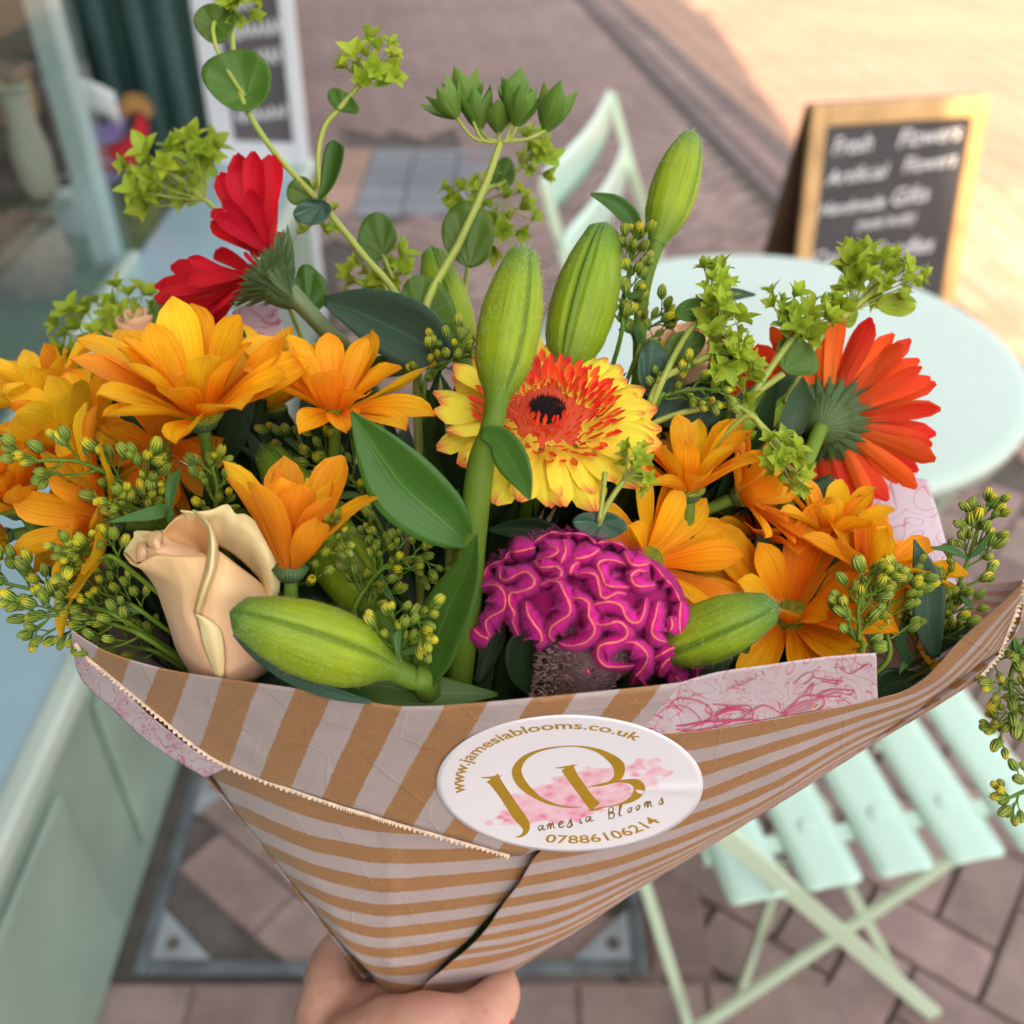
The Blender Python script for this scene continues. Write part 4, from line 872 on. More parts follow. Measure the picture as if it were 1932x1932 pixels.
# ---- cockscomb
m, nt, p, o_ = newmat('cockscomb_velvet'); sx = nd(nt, 'SeparateXYZ', {0: nd(nt, 'TexCoord').outputs['UV']})
nz = nd(nt, 'TexNoise', {'Vector': nd(nt, 'Mapping', {'Vector': nd(nt, 'TexCoord').outputs['UV'], 'Scale': (1, 2.5, 1)}).outputs[0], 'Scale': 1.0, 'Detail': 2.0})
fz = nd(nt, 'TexNoise', {'Vector': nd(nt, 'Mapping', {'Vector': nd(nt, 'TexCoord').outputs['UV'], 'Scale': (6, 1.5, 1)}).outputs[0], 'Scale': 3.0, 'Detail': 3.0})
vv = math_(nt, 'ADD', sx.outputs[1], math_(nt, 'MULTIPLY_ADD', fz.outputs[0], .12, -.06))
c = ramp(nt, vv, [(0, (.92, .38, .18)), (.055, (.82, .16, .14)), (.13, (.58, .008, .13)), (.4, (.74, .010, .32)), (.65, (.58, .006, .21)), (.92, (.20, .003, .045))])  # deep crimson pile, darkened further in the valleys to add shade
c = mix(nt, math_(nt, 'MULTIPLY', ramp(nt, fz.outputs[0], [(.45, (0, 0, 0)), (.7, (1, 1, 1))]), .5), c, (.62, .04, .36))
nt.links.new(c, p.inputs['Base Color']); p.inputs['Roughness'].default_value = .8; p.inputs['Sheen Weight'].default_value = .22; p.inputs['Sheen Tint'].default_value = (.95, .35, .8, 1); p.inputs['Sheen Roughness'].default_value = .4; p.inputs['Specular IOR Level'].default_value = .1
nt.links.new(nd(nt, 'Bump', {'Height': fz.outputs[0], 'Strength': .6, 'Distance': .0004}).outputs[0], p.inputs['Normal']); M_CK = m
M_CKH = petalmat('cockscomb_hair', [(0, (.50, .02, .28)), (1, (.72, .10, .50))], t=.4, streak=0, ribs=0)
M_CKC = plain('cockscomb_base', (.16, .003, .05), .9, .3, 100); M_CKS = plain('mauve_fuzz', (.16, .09, .09), .95, .35, 300, 1, 900)
cc = (900, 690)
ck = root('cockscomb', C(1110, 1160, .32), 'magenta velvety cockscomb with wavy crests edged in peach, front centre', 'cockscomb')
def cz(zx, zy): return 855.3 + zx * .2865, 955.9 + zy * .2865
def cd(zx, zy): return .287 + .026 * ((zx - 900) / 760) ** 2 + .026 * ((zy - 640) / 560) ** 2
CREST = [[(180, 525), (250, 512), (310, 530), (345, 600), (330, 680), (250, 720), (213, 755), (220, 810), (245, 860)],
 [(305, 380), (310, 470), (360, 482), (430, 438), (490, 430), (535, 480), (520, 530), (440, 560), (375, 570), (368, 640), (402, 700), (392, 770), (430, 850)],
 [(540, 350), (560, 392), (620, 400), (680, 392), (715, 430), (700, 465), (640, 485)], [(590, 270), (650, 255), (692, 290), (650, 325), (548, 350)], [(725, 215), (742, 280), (725, 340), (700, 385)],
 [(760, 345), (840, 338), (920, 315), (965, 275)], [(770, 450), (775, 420), (792, 385), (838, 362)], [(560, 520), (640, 488), (700, 500), (728, 560), (768, 640), (765, 710), (700, 752), (645, 790), (632, 850), (660, 885)],
 [(480, 620), (490, 700), (530, 770), (575, 830), (582, 890), (540, 915)], [(745, 530), (772, 595), (850, 603), (897, 640), (890, 720), (932, 790), (920, 850), (860, 900), (760, 918), (690, 895)],
 [(800, 450), (870, 432), (940, 450), (960, 520), (972, 590), (1010, 603), (1080, 565), (1140, 580)], [(1140, 385), (1060, 352), (985, 352), (950, 385), (980, 450), (1000, 510), (1060, 527), (1165, 530)],
 [(1125, 290), (1165, 370), (1220, 388), (1295, 372)], [(1290, 440), (1220, 418), (1172, 455), (1190, 510), (1240, 527), (1330, 515)], [(920, 670), (940, 640), (1040, 625), (1110, 655), (1132, 720), (1170, 760), (1222, 762), (1255, 700), (1268, 600)],
 [(920, 700), (950, 772), (1010, 777), (1080, 755), (1137, 790), (1146, 850), (1090, 890), (1000, 900), (955, 930), (955, 1000), (1010, 1052), (1100, 1055), (1192, 1045)], [(1350, 620), (1332, 720), (1303, 820), (1340, 870), (1410, 892)],
 [(1105, 910), (1180, 890), (1250, 930), (1282, 1000), (1240, 1080), (1195, 1120), (1180, 1175)], [(1320, 1000), (1390, 960), (1450, 930), (1490, 980), (1500, 1045)], [(1530, 740), (1552, 850), (1572, 920), (1602, 1000), (1605, 1080)],
 [(1350, 1120), (1380, 1045), (1430, 1000), (1475, 1035)], [(690, 1155), (780, 1130), (860, 1142), (897, 1100), (868, 1060)], [(568, 215), (640, 178), (720, 165), (800, 172), (870, 195)], [(930, 230), (1000, 238), (1090, 250), (1150, 290)],
 [(370, 300), (430, 250), (500, 238)], [(190, 470), (240, 400), (300, 350)], [(380, 300), (450, 290), (540, 268)], [(1380, 450), (1430, 520), (1465, 600), (1480, 690)], [(1430, 720), (1445, 780), (1420, 830)], [(1250, 240 + 100), (1290, 420)],
 [(120, 790), (180, 850), (240, 870)], [(1500, 620), (1490, 760), (1500, 860)], [(1410, 1090), (1460, 1110), (1510, 1170)]]
rn = random.Random(3); hv, hf = [], []
CREST = [q for q in CREST if q not in ([(568, 215), (640, 178), (720, 165), (800, 172), (870, 195)], [(930, 230), (1000, 238), (1090, 250), (1150, 290)], [(370, 300), (430, 250), (500, 238)], [(190, 470), (240, 400), (300, 350)], [(1380, 450), (1430, 520), (1465, 600), (1480, 690)], [(1250, 340), (1290, 420)])]
OUTL = [(150, 560), (190, 470), (240, 400), (310, 350), (370, 300), (430, 252), (500, 240), (568, 212), (640, 180), (720, 167), (800, 174), (870, 197), (930, 225), (1000, 235), (1090, 250), (1160, 290), (1240, 335), (1320, 400), (1400, 460), (1450, 530), (1480, 620), (1500, 700), (1540, 760), (1575, 850), (1600, 960), (1608, 1080), (1590, 1170)]
OUTL = [(x + 13 * math.cos(i * 2.2), y + 13 * math.sin(i * 2.2)) for i, (x, y) in enumerate(OUTL)]
CREST.append(OUTL)
for P_ in CREST:
    Pf = [tuple(map(float, q)) for q in P_]; n = 10 * (len(P_) - 1); SK = ((-1, 1.0, 1), (-.75, .56, .8), (-.5, .28, .58), (-.28, .10, .36), (-.1, .015, .12), (0, 0, 0), (.1, .015, .12), (.28, .10, .36), (.5, .28, .58), (.75, .56, .8), (1, 1.0, 1))
    vs, uv, fs = [], [], []
    for i in range(n + 1):
        t = i / n; q = cr(Pf, t); a = cr(Pf, max(0, t - .03)); b = cr(Pf, min(1, t + .03)); dx, dy = b[0] - a[0], b[1] - a[1]; l = math.hypot(dx, dy) or 1; nx, ny = -dy / l, dx / l
        fade = .10 + .9 * math.sin(math.pi * t) ** .55; oo = P_ is OUTL; fade = (.55 + .3 * math.sin(i * .55)) if oo else fade; d0 = cd(*q) + (.003 if oo else 0) + (.0035 * (1 - min(1, 5 * min(t, 1 - t))))
        a2 = cr(Pf, max(0, t - .10)); b2 = cr(Pf, min(1, t + .10)); crv = ((q[0] - a2[0]) * (b2[1] - q[1]) - (q[1] - a2[1]) * (b2[0] - q[0])) / (math.hypot(q[0] - a2[0], q[1] - a2[1]) * math.hypot(b2[0] - q[0], b2[1] - q[1]) + 1); crv = max(-1, min(1, crv * 2.2))
        for o_f, d_f, v_ in SK:
            sh = .5 + .5 * crv * (1 if o_f > 0 else -1); off = o_f * (62 + 66 * sh); dp = d_f * (.0118 - .0036 * sh)
            jx = off * fade * (.22 if oo and off < 0 else 1); zz = d0 + dp + .0006 * noise.noise(Vector((q[0] * .03, q[1] * .03, off * .05)))
            pp = C(*cz(q[0] + nx * jx, q[1] + ny * jx), zz); vs.append(pp); uv.append((i * .5, v_))
        for rep in range(5):
            for sd in (-1, 1):
                f = rn.random(); sh = .5 + .5 * crv * sd; off = sd * (3 + (59 + 66 * sh) * f) * fade; dp = (.0118 - .0036 * sh) * f ** 1.9
                pp = C(*cz(q[0] + nx * off + rn.uniform(-5, 5), q[1] + ny * off + rn.uniform(-5, 5)), d0 + dp)
                dr = (V(nx * sd * (.5 + f), -ny * sd * (.5 + f), 1.0) + Vector((rn.uniform(-.4, .4), rn.uniform(-.4, .4), rn.uniform(-.4, .4)))).normalized(); L = rn.uniform(.0008, .0016)
                sd_ = dr.orthogonal().normalized() * .00006; k0 = len(hv); hv += [pp - sd_, pp + sd_, pp + dr * L]; hf.append((k0, k0 + 1, k0 + 2))
    m9 = len(SK)
    for i in range(n):
        for j in range(m9 - 1): a = i * m9 + j; fs.append((a, a + 1, a + m9 + 1, a + m9))
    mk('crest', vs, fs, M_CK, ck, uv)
tag(mk('velvet_hairs', hv, hf, M_CKH, ck, [(0, .5)] * len(hv)), kind='stuff')
def ckb(u, v):
    zx = 890 + 700 * math.cos(v * 1.57) * math.cos(u * 6.2832) * .91; zy = 640 + 430 * math.cos(v * 1.57) * math.sin(u * 6.2832) * (1.08 if math.sin(u * 6.28) > 0 and zx > 1000 else .92) * (.62 if zx < 900 and math.sin(u * 6.28) > 0 else 1)
    return C(*cz(zx, zy), cd(zx, zy) + .0084 + .0010 * math.sin(zx * .03) * math.cos(zy * .035) + .01 * (1 - math.sin(v * 1.57))), (u, v)
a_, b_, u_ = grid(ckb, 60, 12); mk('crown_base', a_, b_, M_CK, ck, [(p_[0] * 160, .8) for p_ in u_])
tube('stalk', [C(1115, 1150, .315), C(1095, 1250, .318), C(1060, 1350, .33), C(960, 1550, .36), HOLD], [.016, .0125, .009, .006, .004], M_CKS, ck, 24, 24)
hv, hf = [], []
for i in range(2600):
    t = rn.random() * .5; a = rn.random() * 6.28; q = cr([tuple(C(1115, 1150, .315)), tuple(C(1095, 1250, .318)), tuple(C(1060, 1350, .33))], t * 2); q = Vector(q); rr = .0158 - .010 * t
    d = V(math.cos(a), 0, math.sin(a)); pp = q + d * rr * .98; dr = (d + Vector((rn.uniform(-.7, .7), rn.uniform(-.7, .7), rn.uniform(-.7, .7)))).normalized(); s_2 = dr.orthogonal() * .00025; L = rn.uniform(.0012, .0026)
    k0 = len(hv); hv += [pp - s_2, pp + s_2, pp + dr * L]; hf.append((k0, k0 + 1, k0 + 2))
tag(mk('stalk_fuzz', hv, hf, plain('mauve_hair', (.26, .16, .15), .9, .4, 300), ck), kind='stuff')
# ---- lime bupleurum sprigs
BRM = [petal_mesh('bract', w_, BRW, b0, b1, M_BR, .35, 6, 7, .01, i + 130, .02) for i, (w_, b0, b1) in enumerate(((.5, .3, -.2), (.45, .1, .3), (.55, .5, -.4)))]
BUM = [petal_mesh('bract', w_, BRW, b0, b1, M_BU, .45, 6, 8, .0, i + 140, .02) for i, (w_, b0, b1) in enumerate(((.60, -.35, .30), (.54, -.3, .22), (.66, -.4, .32)))]
def star_mesh(seed):                  # five pointed bracts round a knot of tiny yellow flowers
    rn = random.Random(seed); vs, fs, uv = [], [], []
    for k in range(5):
        a = 2 * math.pi * k / 5 + rn.uniform(-.2, .2); e = rn.uniform(.25, 1.15); L = rn.uniform(.95, 1.35); W = rn.uniform(.30, .42); Q = Matrix.Rotation(a, 3, 'Z') @ Matrix.Rotation(-e, 3, 'Y')
        def fn(u, v):
            wd = W * lerp(BRW, v); y = 2 * u - 1; return Q @ Vector((v * L, y * wd, .35 * wd * y * y + .12 * math.sin(v * 2.6) - .1 * v)), (u, v)
        x, y_, z = grid(fn, 4, 6); n = len(vs); vs += x; uv += z; fs += [tuple(n + i for i in f) for f in y_]
    me = me_('floret', vs, fs, M_BR, uv); me.materials.append(M_YB); m0 = len(vs)
    return me
M_YB = plain('tiny_yellow_flowers', (.50, .46, .03), .7, .2, 400)
STM = [star_mesh(i) for i in range(5)]
def knot_mesh():
    vs, fs = [], []; rn = random.Random(2)
    for i in range(16):
        c = Vector((rn.uniform(-.25, .25), rn.uniform(-.25, .25), rn.uniform(.08, .26))); r = .055; n = len(vs)
        vs += [c + Vector(d) * r for d in ((1, 0, 0), (0, 1, 0), (-1, 0, 0), (0, -1, 0), (0, 0, 1.3), (0, 0, -1))]
        fs += [(n, n + 1, n + 4), (n + 1, n + 2, n + 4), (n + 2, n + 3, n + 4), (n + 3, n, n + 4), (n + 1, n, n + 5), (n + 2, n + 1, n + 5), (n + 3, n + 2, n + 5), (n, n + 3, n + 5)]
    return me_('flower_knot', vs, fs, M_YB)
KNM = knot_mesh()
def umbel(par, cx, cy, z, rpx, n, ax, hub, seed=1, s=26, knots=True, sq=1.0, ang=0.0):
    rn = random.Random(seed); hubp = C(hub[0], hub[1], z); vs, fs = [], []; A = V(*ax).normalized(); inv = rootm(par).inverted()
    for i in range(n):
        rr = rpx * math.sqrt((i + .4) / n); a = i * 2.399 + seed; x = rr * math.cos(a); y = rr * math.sin(a) * sq
        x, y = x * math.cos(ang) - y * math.sin(ang), x * math.sin(ang) + y * math.cos(ang)
        p_ = C(cx + x + rn.uniform(-4, 4), cy + y + rn.uniform(-4, 4), z + rn.uniform(-.008, .008))
        d = (A + (p_ - C(cx, cy, z)).normalized() * .8 + Vector((rn.uniform(-.5, .5), rn.uniform(-.5, .5), rn.uniform(-.5, .5)))).normalized()
        sc = s * rn.uniform(.6, 1.2) * z / FPX; M = axes(d, rn.random() * 6).to_4x4(); M.translation = p_
        link('floret', rn.choice(STM), par, inv @ M @ Matrix.Scale(sc, 4))
        if knots and i % 2 == 0: link('flower_knot', KNM, par, inv @ M @ Matrix.Scale(sc * .9, 4))
        tubeverts([hubp, hubp.lerp(p_, .5) + (p_ - hubp).orthogonal().normalized() * .001, p_], .00035, 5, 4, vs, fs)
    mk('pedicels', vs, fs, M_ST, par)
def rleaf(par, cx, cy, z, rx, ry, rot, att, mat=M_BL, name='leaf', cup=.15, tilt=0.0, seed=0):
    """rounded leaf pierced by its stem at att, radial veins run out from there"""
    rn = random.Random(seed); n = 30; vs, fs, uv = [], [], []; m_ = 7
    for j in range(m_ + 1):
        for k in range(n):
            a = 2 * math.pi * k / n; r = 1 + .04 * math.sin(3 * a + seed) + .16 * max(0, math.cos(a)) ** 8
            x, y = rx * r * math.cos(a), ry * r * math.sin(a); X = x * math.cos(rot) - y * math.sin(rot); Y = x * math.sin(rot) + y * math.cos(rot)
            f = j / m_; px = att[0] + (cx + X - att[0]) * f; py = att[1] + (cy - Y - att[1]) * f
            dz = -(cup * (f * f) + tilt * f * math.sin(a)) * max(rx, ry) * z / FPX + .0006 * math.sin(a * 5 + seed) * f
            vs.append(C(px, py, z + dz)); uv.append((k / n, f))
    for j in range(m_):
        for k in range(n): fs.append((j * n + k, j * n + (k + 1) % n, (j + 1) * n + (k + 1) % n, (j + 1) * n + k))
    return thick(mk(name, vs, fs, mat, par, uv), .0004)
BG = 'lime green bupleurum sprigs'
def sprig(name, pts, label, cat, grp, rad, mat, zend=None):
    r_ = root(name, C(*pts[-1]), label, cat, grp); P_ = [C(*q) for q in pts]
    tube('stem', P_, rad, mat, r_, 9, 6 * len(pts)); return r_
b1 = sprig('bupleurum_sprig', [(436, -30, .40), (438, 60, .40), (447, 150, .398), (470, 215, .396), (520, 290, .394), (603, 382, .39), (680, 475, .386), (775, 605, .38), (860, 900, .385), (830, 1500, .41)], 'tallest lime sprig with round leaves curving up past the white sign', 'greenery', BG, [.0009, .0010, .0011, .0012, .0012, .0013, .0013, .0014, .0015, .0015], M_ST)
rleaf(b1, 452, 150, .397, 62, 58, 2.8, (466, 180), M_BL, cup=.25, seed=1); rleaf(b1, 406, 40, .40, 36, 40, -1.4, (405, 48), M_BL, cup=.2, seed=2)
tube('side_stem', [C(405, 42, .399), C(402, 60, .397), C(412, 100, .396), C(440, 150, .396), C(462, 182, .397)], .0009, M_ST, b1, 8)
umbel(b1, 462, -6, .40, 46, 9, (0, .5, .6), (436, -10), 4, 30); umbel(b1, 440, -20, .40, 40, 6, (0, .6, .4), (436, -10), 5, 24)
rleaf(b1, 588, 400, .388, 34, 24, .2, (606, 388), M_BG, cup=.3, seed=5); rleaf(b1, 566, 362, .392, 26, 26, 1.2, (590, 372), M_BL, cup=.2, seed=6)
blade(b1, [(603, 375), (618, 350), (628, 315), (634, 280), (640, 270)], [10, 34, 48, 44, 16], .388, .386, M_LL, 'leaf', .5, .5)
tube('side_stem', [C(607, 380, .389), C(600, 300, .388), C(612, 240, .387), C(640, 205, .386), C(690, 148, .386)], .0011, M_ST, b1, 8)
rleaf(b1, 645, 190, .386, 32, 18, -.6, (646, 205), M_BL, cup=.2, seed=7); umbel(b1, 705, 122, .385, 54, 13, (.2, .5, .7), (692, 148), 8, 30)
umbel(b1, 600, 402, .40, 46, 8, (0, .2, .8), (606, 385), 9, 24)
b2 = sprig('bupleurum_sprig', [(944, 268, .385), (915, 350, .383), (868, 455, .38), (795, 612, .376), (790, 900, .385), (800, 1500, .41)], 'upright sprig crowned by a flat head of pointed green bracts at top centre', 'greenery', BG, [.0013, .0015, .0016, .0017, .0018, .0018], M_ST)
rn = random.Random(12)
for cx, cy, ax, sc, hb, n1 in ((862, 222, (-.55, .8, .1), 60, .35, 6), (905, 244, (-.15, .95, .25), 62, .3, 6), (940, 250, (.0, .9, .45), 54, .3, 6), (975, 238, (.2, .95, .2), 62, .3, 6), (1030, 246, (.35, .92, .1), 66, .3, 6), (885, 205, (-.2, .95, -.2), 56, .3, 5), (965, 205, (.1, .95, -.2), 54, .3, 5)):
    c = C(cx, cy, .385 + rn.uniform(-.006, .006)); M0 = axes(V(*ax).normalized(), rn.random() * 6).to_4x4(); M0.translation = c; inv = rootm(b2).inverted(); s = sc * 1.12 * .385 / FPX
    for k in range(n1):
        M = M0 @ Matrix.Rotation(2 * math.pi * k / n1 + rn.uniform(-.2, .2), 4, 'Z') @ Matrix.Translation((s * .1, 0, 0)) @ Matrix.Rotation(-R(rn.uniform(58, 76)), 4, 'Y') @ Matrix.Scale(s * rn.uniform(1.0, 1.3), 4); link('bract', rn.choice(BUM), b2, inv @ M)
    tube('pedicel', [C(944, 268, .385), C((cx * .6 + 944 * .4), 262, .384), c], .0007, M_ST, b2, 6)
rleaf(b2, 881, 442, .384, 46, 62, .25, (886, 505), M_BL, cup=.15, seed=11)
blade(b2, [(950, 268), (968, 262), (985, 266)], [2, 4, 1], .385, .385, M_ST, 'bract', 0)
b3 = sprig('bupleurum_sprig', [(330, 330, .44), (403, 392, .44), (520, 520, .43), (700, 1000, .42)], 'blurred lime sprig in front of the dark green pilaster at upper left', 'greenery', BG, .0011, M_ST)
umbel(b3, 318, 325, .44, 85, 22, (-.1, .3, .8), (385, 378), 21, 32, sq=.75, ang=-.3); umbel(b3, 385, 290, .445, 30, 4, (.3, .5, .6), (380, 370), 22, 34)
b4 = sprig('bupleurum_sprig', [(180, 640, .43), (240, 720, .42), (400, 1000, .41)], 'blurred lime sprig at left above the yellow chrysanthemum', 'greenery', BG, .0011, M_ST)
umbel(b4, 168, 630, .43, 62, 16, (-.1, .5, .7), (190, 655), 24, 32); umbel(b4, 245, 575, .435, 42, 10, (.1, .5, .6), (215, 690), 25, 30); rleaf(b4, 300, 595, .425, 20, 34, .1, (298, 620), M_BL, seed=14); rleaf(b4, 110, 690, .43, 40, 30, .6, (130, 700), M_BL, seed=15)
b5 = sprig('bupleurum_sprig', [(1010, 288, .43), (950, 345, .43), (905, 380, .42), (870, 600, .41)], 'blurred lime sprig behind the flat green head, beside the far chair', 'greenery', BG, .0011, M_ST)
umbel(b5, 1008, 288, .43, 36, 9, (.3, .3, .7), (985, 310), 26, 28, sq=1.2); rleaf(b5, 948, 328, .43, 22, 32, -.3, (938, 352), M_BL, seed=16)
umbel(b5, 935, 405, .435, 75, 20, (0, .2, .8), (905, 380), 27, 32); umbel(b5, 870, 370, .435, 32, 5, (-.4, .3, .7), (905, 385), 28, 30)
b6 = sprig('bupleurum_sprig', [(1345, 560, .35), (1322, 600, .35), (1290, 640, .35), (1240, 740, .345), (1180, 900, .36)], 'yellow green sprig rising in a dense column at right of centre before the table', 'greenery', BG, .0012, M_ST)
umbel(b6, 1348, 540, .352, 50, 12, (0, .9, .4), (1340, 600), 31, 28, ang=1.57, sq=.5); umbel(b6, 1372, 630, .348, 76, 22, (.1, .6, .7), (1345, 640), 32, 32, ang=1.2, sq=.45); umbel(b6, 1388, 710, .345, 48, 10, (.4, -.2, .7), (1345, 665), 33, 30)
for q in ((1290, 655, 38, 30, .5, (1285, 665)), (1235, 700, 32, 56, .15, (1222, 760)), (1310, 585, 36, 22, .1, (1280, 590)), (1365, 690, 30, 22, .2, (1345, 668))): rleaf(b6, q[0], q[1], .352, q[2], q[3], q[4], q[5], M_BL if q[1] != 700 else M_BG, seed=q[0])
tube('side_stem', [C(1225, 760, .346), C(1250, 715, .346), C(1300, 690, .346), C(1345, 668, .346)], .0013, M_ST, b6, 8)
tube('side_stem', [C(1345, 668, .346), C(1378, 700, .346), C(1390, 720, .346)], .0009, M_ST, b6, 8)
rleaf(b6, 1300, 770, .355, 66, 42, .1, (1230, 800), M_BG, seed=18); tube('side_stem', [C(1160, 850, .35), C(1240, 795, .348), C(1330, 770, .348), C(1400, 770, .348), C(1478, 850, .345)], .0011, M_ST, b6, 8)
blade(b6, [(1325, 590), (1350, 570), (1380, 556), (1425, 556)], [6, 26, 26, 4], .40, .40, M_BG, 'leaf', .2)
b7 = sprig('bupleurum_sprig', [(1530, 590, .36), (1485, 650, .36), (1400, 770, .358), (1300, 900, .36)], 'lime sprig in front of the top of the orange gerbera', 'greenery', BG, .0013, M_ST)
umbel(b7, 1535, 602, .36, 62, 18, (.2, .6, .7), (1490, 640), 35, 32, ang=-.4, sq=.5); umbel(b7, 1478, 578, .36, 34, 6, (-.3, .6, .6), (1485, 640), 36, 32); rleaf(b7, 1502, 672, .362, 42, 34, -.7, (1478, 700), M_BL, seed=19)
tube('side_stem', [C(1478, 705, .36), C(1430, 740, .36), C(1400, 770, .36)], .0012, M_ST, b7, 8)
b8 = sprig('bupleurum_sprig', [(1655, 545, .39), (1600, 590, .385), (1540, 650, .375), (1480, 760, .37)], 'lime sprig overlapping the chalkboard corner and table at far right', 'greenery', BG, .0011, M_ST)
umbel(b8, 1668, 520, .39, 72, 20, (.2, .7, .6), (1605, 588), 38, 34, ang=.3, sq=.6); umbel(b8, 1610, 530, .39, 30, 5, (-.4, .6, .5), (1600, 588), 39, 40); rleaf(b8, 1598, 590, .387, 18, 28, .3, (1600, 605), M_BR, seed=20); rleaf(b8, 1690, 575, .388, 34, 22, -.1, (1662, 580), M_BR, seed=23)
b9 = sprig('bupleurum_sprig', [(1480, 860, .335), (1440, 810, .336), (1400, 790, .338), (1300, 900, .35)], 'small bright lime sprig between the orange gerbera and the chrysanthemums', 'greenery', BG, .0009, M_ST)
umbel(b9, 1482, 868, .333, 55, 18, (0, .3, .9), (1475, 850), 41, 25, ang=.9, sq=.65)
b10 = sprig('bupleurum_sprig', [(1200, 880, .315), (1160, 930, .316), (1132, 985, .318), (1100, 1100, .33)], 'tiny lime sprig beside the right edge of the yellow gerbera', 'greenery', BG, .0009, M_ST)
umbel(b10, 1200, 875, .314, 48, 12, (0, .3, .9), (1175, 905), 43, 20, ang=1.2, sq=.5); rleaf(b10, 1130, 990, .318, 48, 26, -.1, (1134, 985), M_BG, seed=24); tube('side_stem', [C(1130, 985, .317), C(1138, 930, .316), C(1142, 890, .316)], .0008, M_ST, b10, 8)
b11 = sprig('bupleurum_sprig', [(712, 520, .42), (735, 560, .42), (770, 700, .41)], 'blurred lime sprig with a heart shaped leaf left of the lily buds', 'greenery', BG, .001, M_ST)
umbel(b11, 708, 520, .425, 58, 16, (-.1, .4, .8), (720, 540), 45, 30); rleaf(b11, 708, 447, .415, 34, 48, -.3, (722, 480), M_BL, seed=26); tube('side_stem', [C(722, 480, .414), C(742, 527, .414)], .0009, M_ST, b11, 8)
eu = root('leafy_branch', C(800, 650, .36), 'large folded blue green leaf left of the tallest lily bud', 'greenery')
blade(eu, [(612, 568), (680, 590), (745, 620), (800, 650), (846, 684)], [20, 90, 128, 120, 40], .372, .362, M_BG, 'leaf', .42, -.5, wav=.03)
rleaf(eu, 812, 575, .378, 66, 40, -.9, (790, 610), M_BL, seed=27); rleaf(eu, 585, 545, .395, 28, 46, .2, (580, 590), M_LL, seed=28); rleaf(eu, 735, 690, .385, 50, 22, .1, (700, 690), M_BL, seed=29)
tube('stem', [C(800, 648, .372), C(830, 750, .375), C(850, 1000, .385), HOLD], .0016, M_ST, eu, 8)
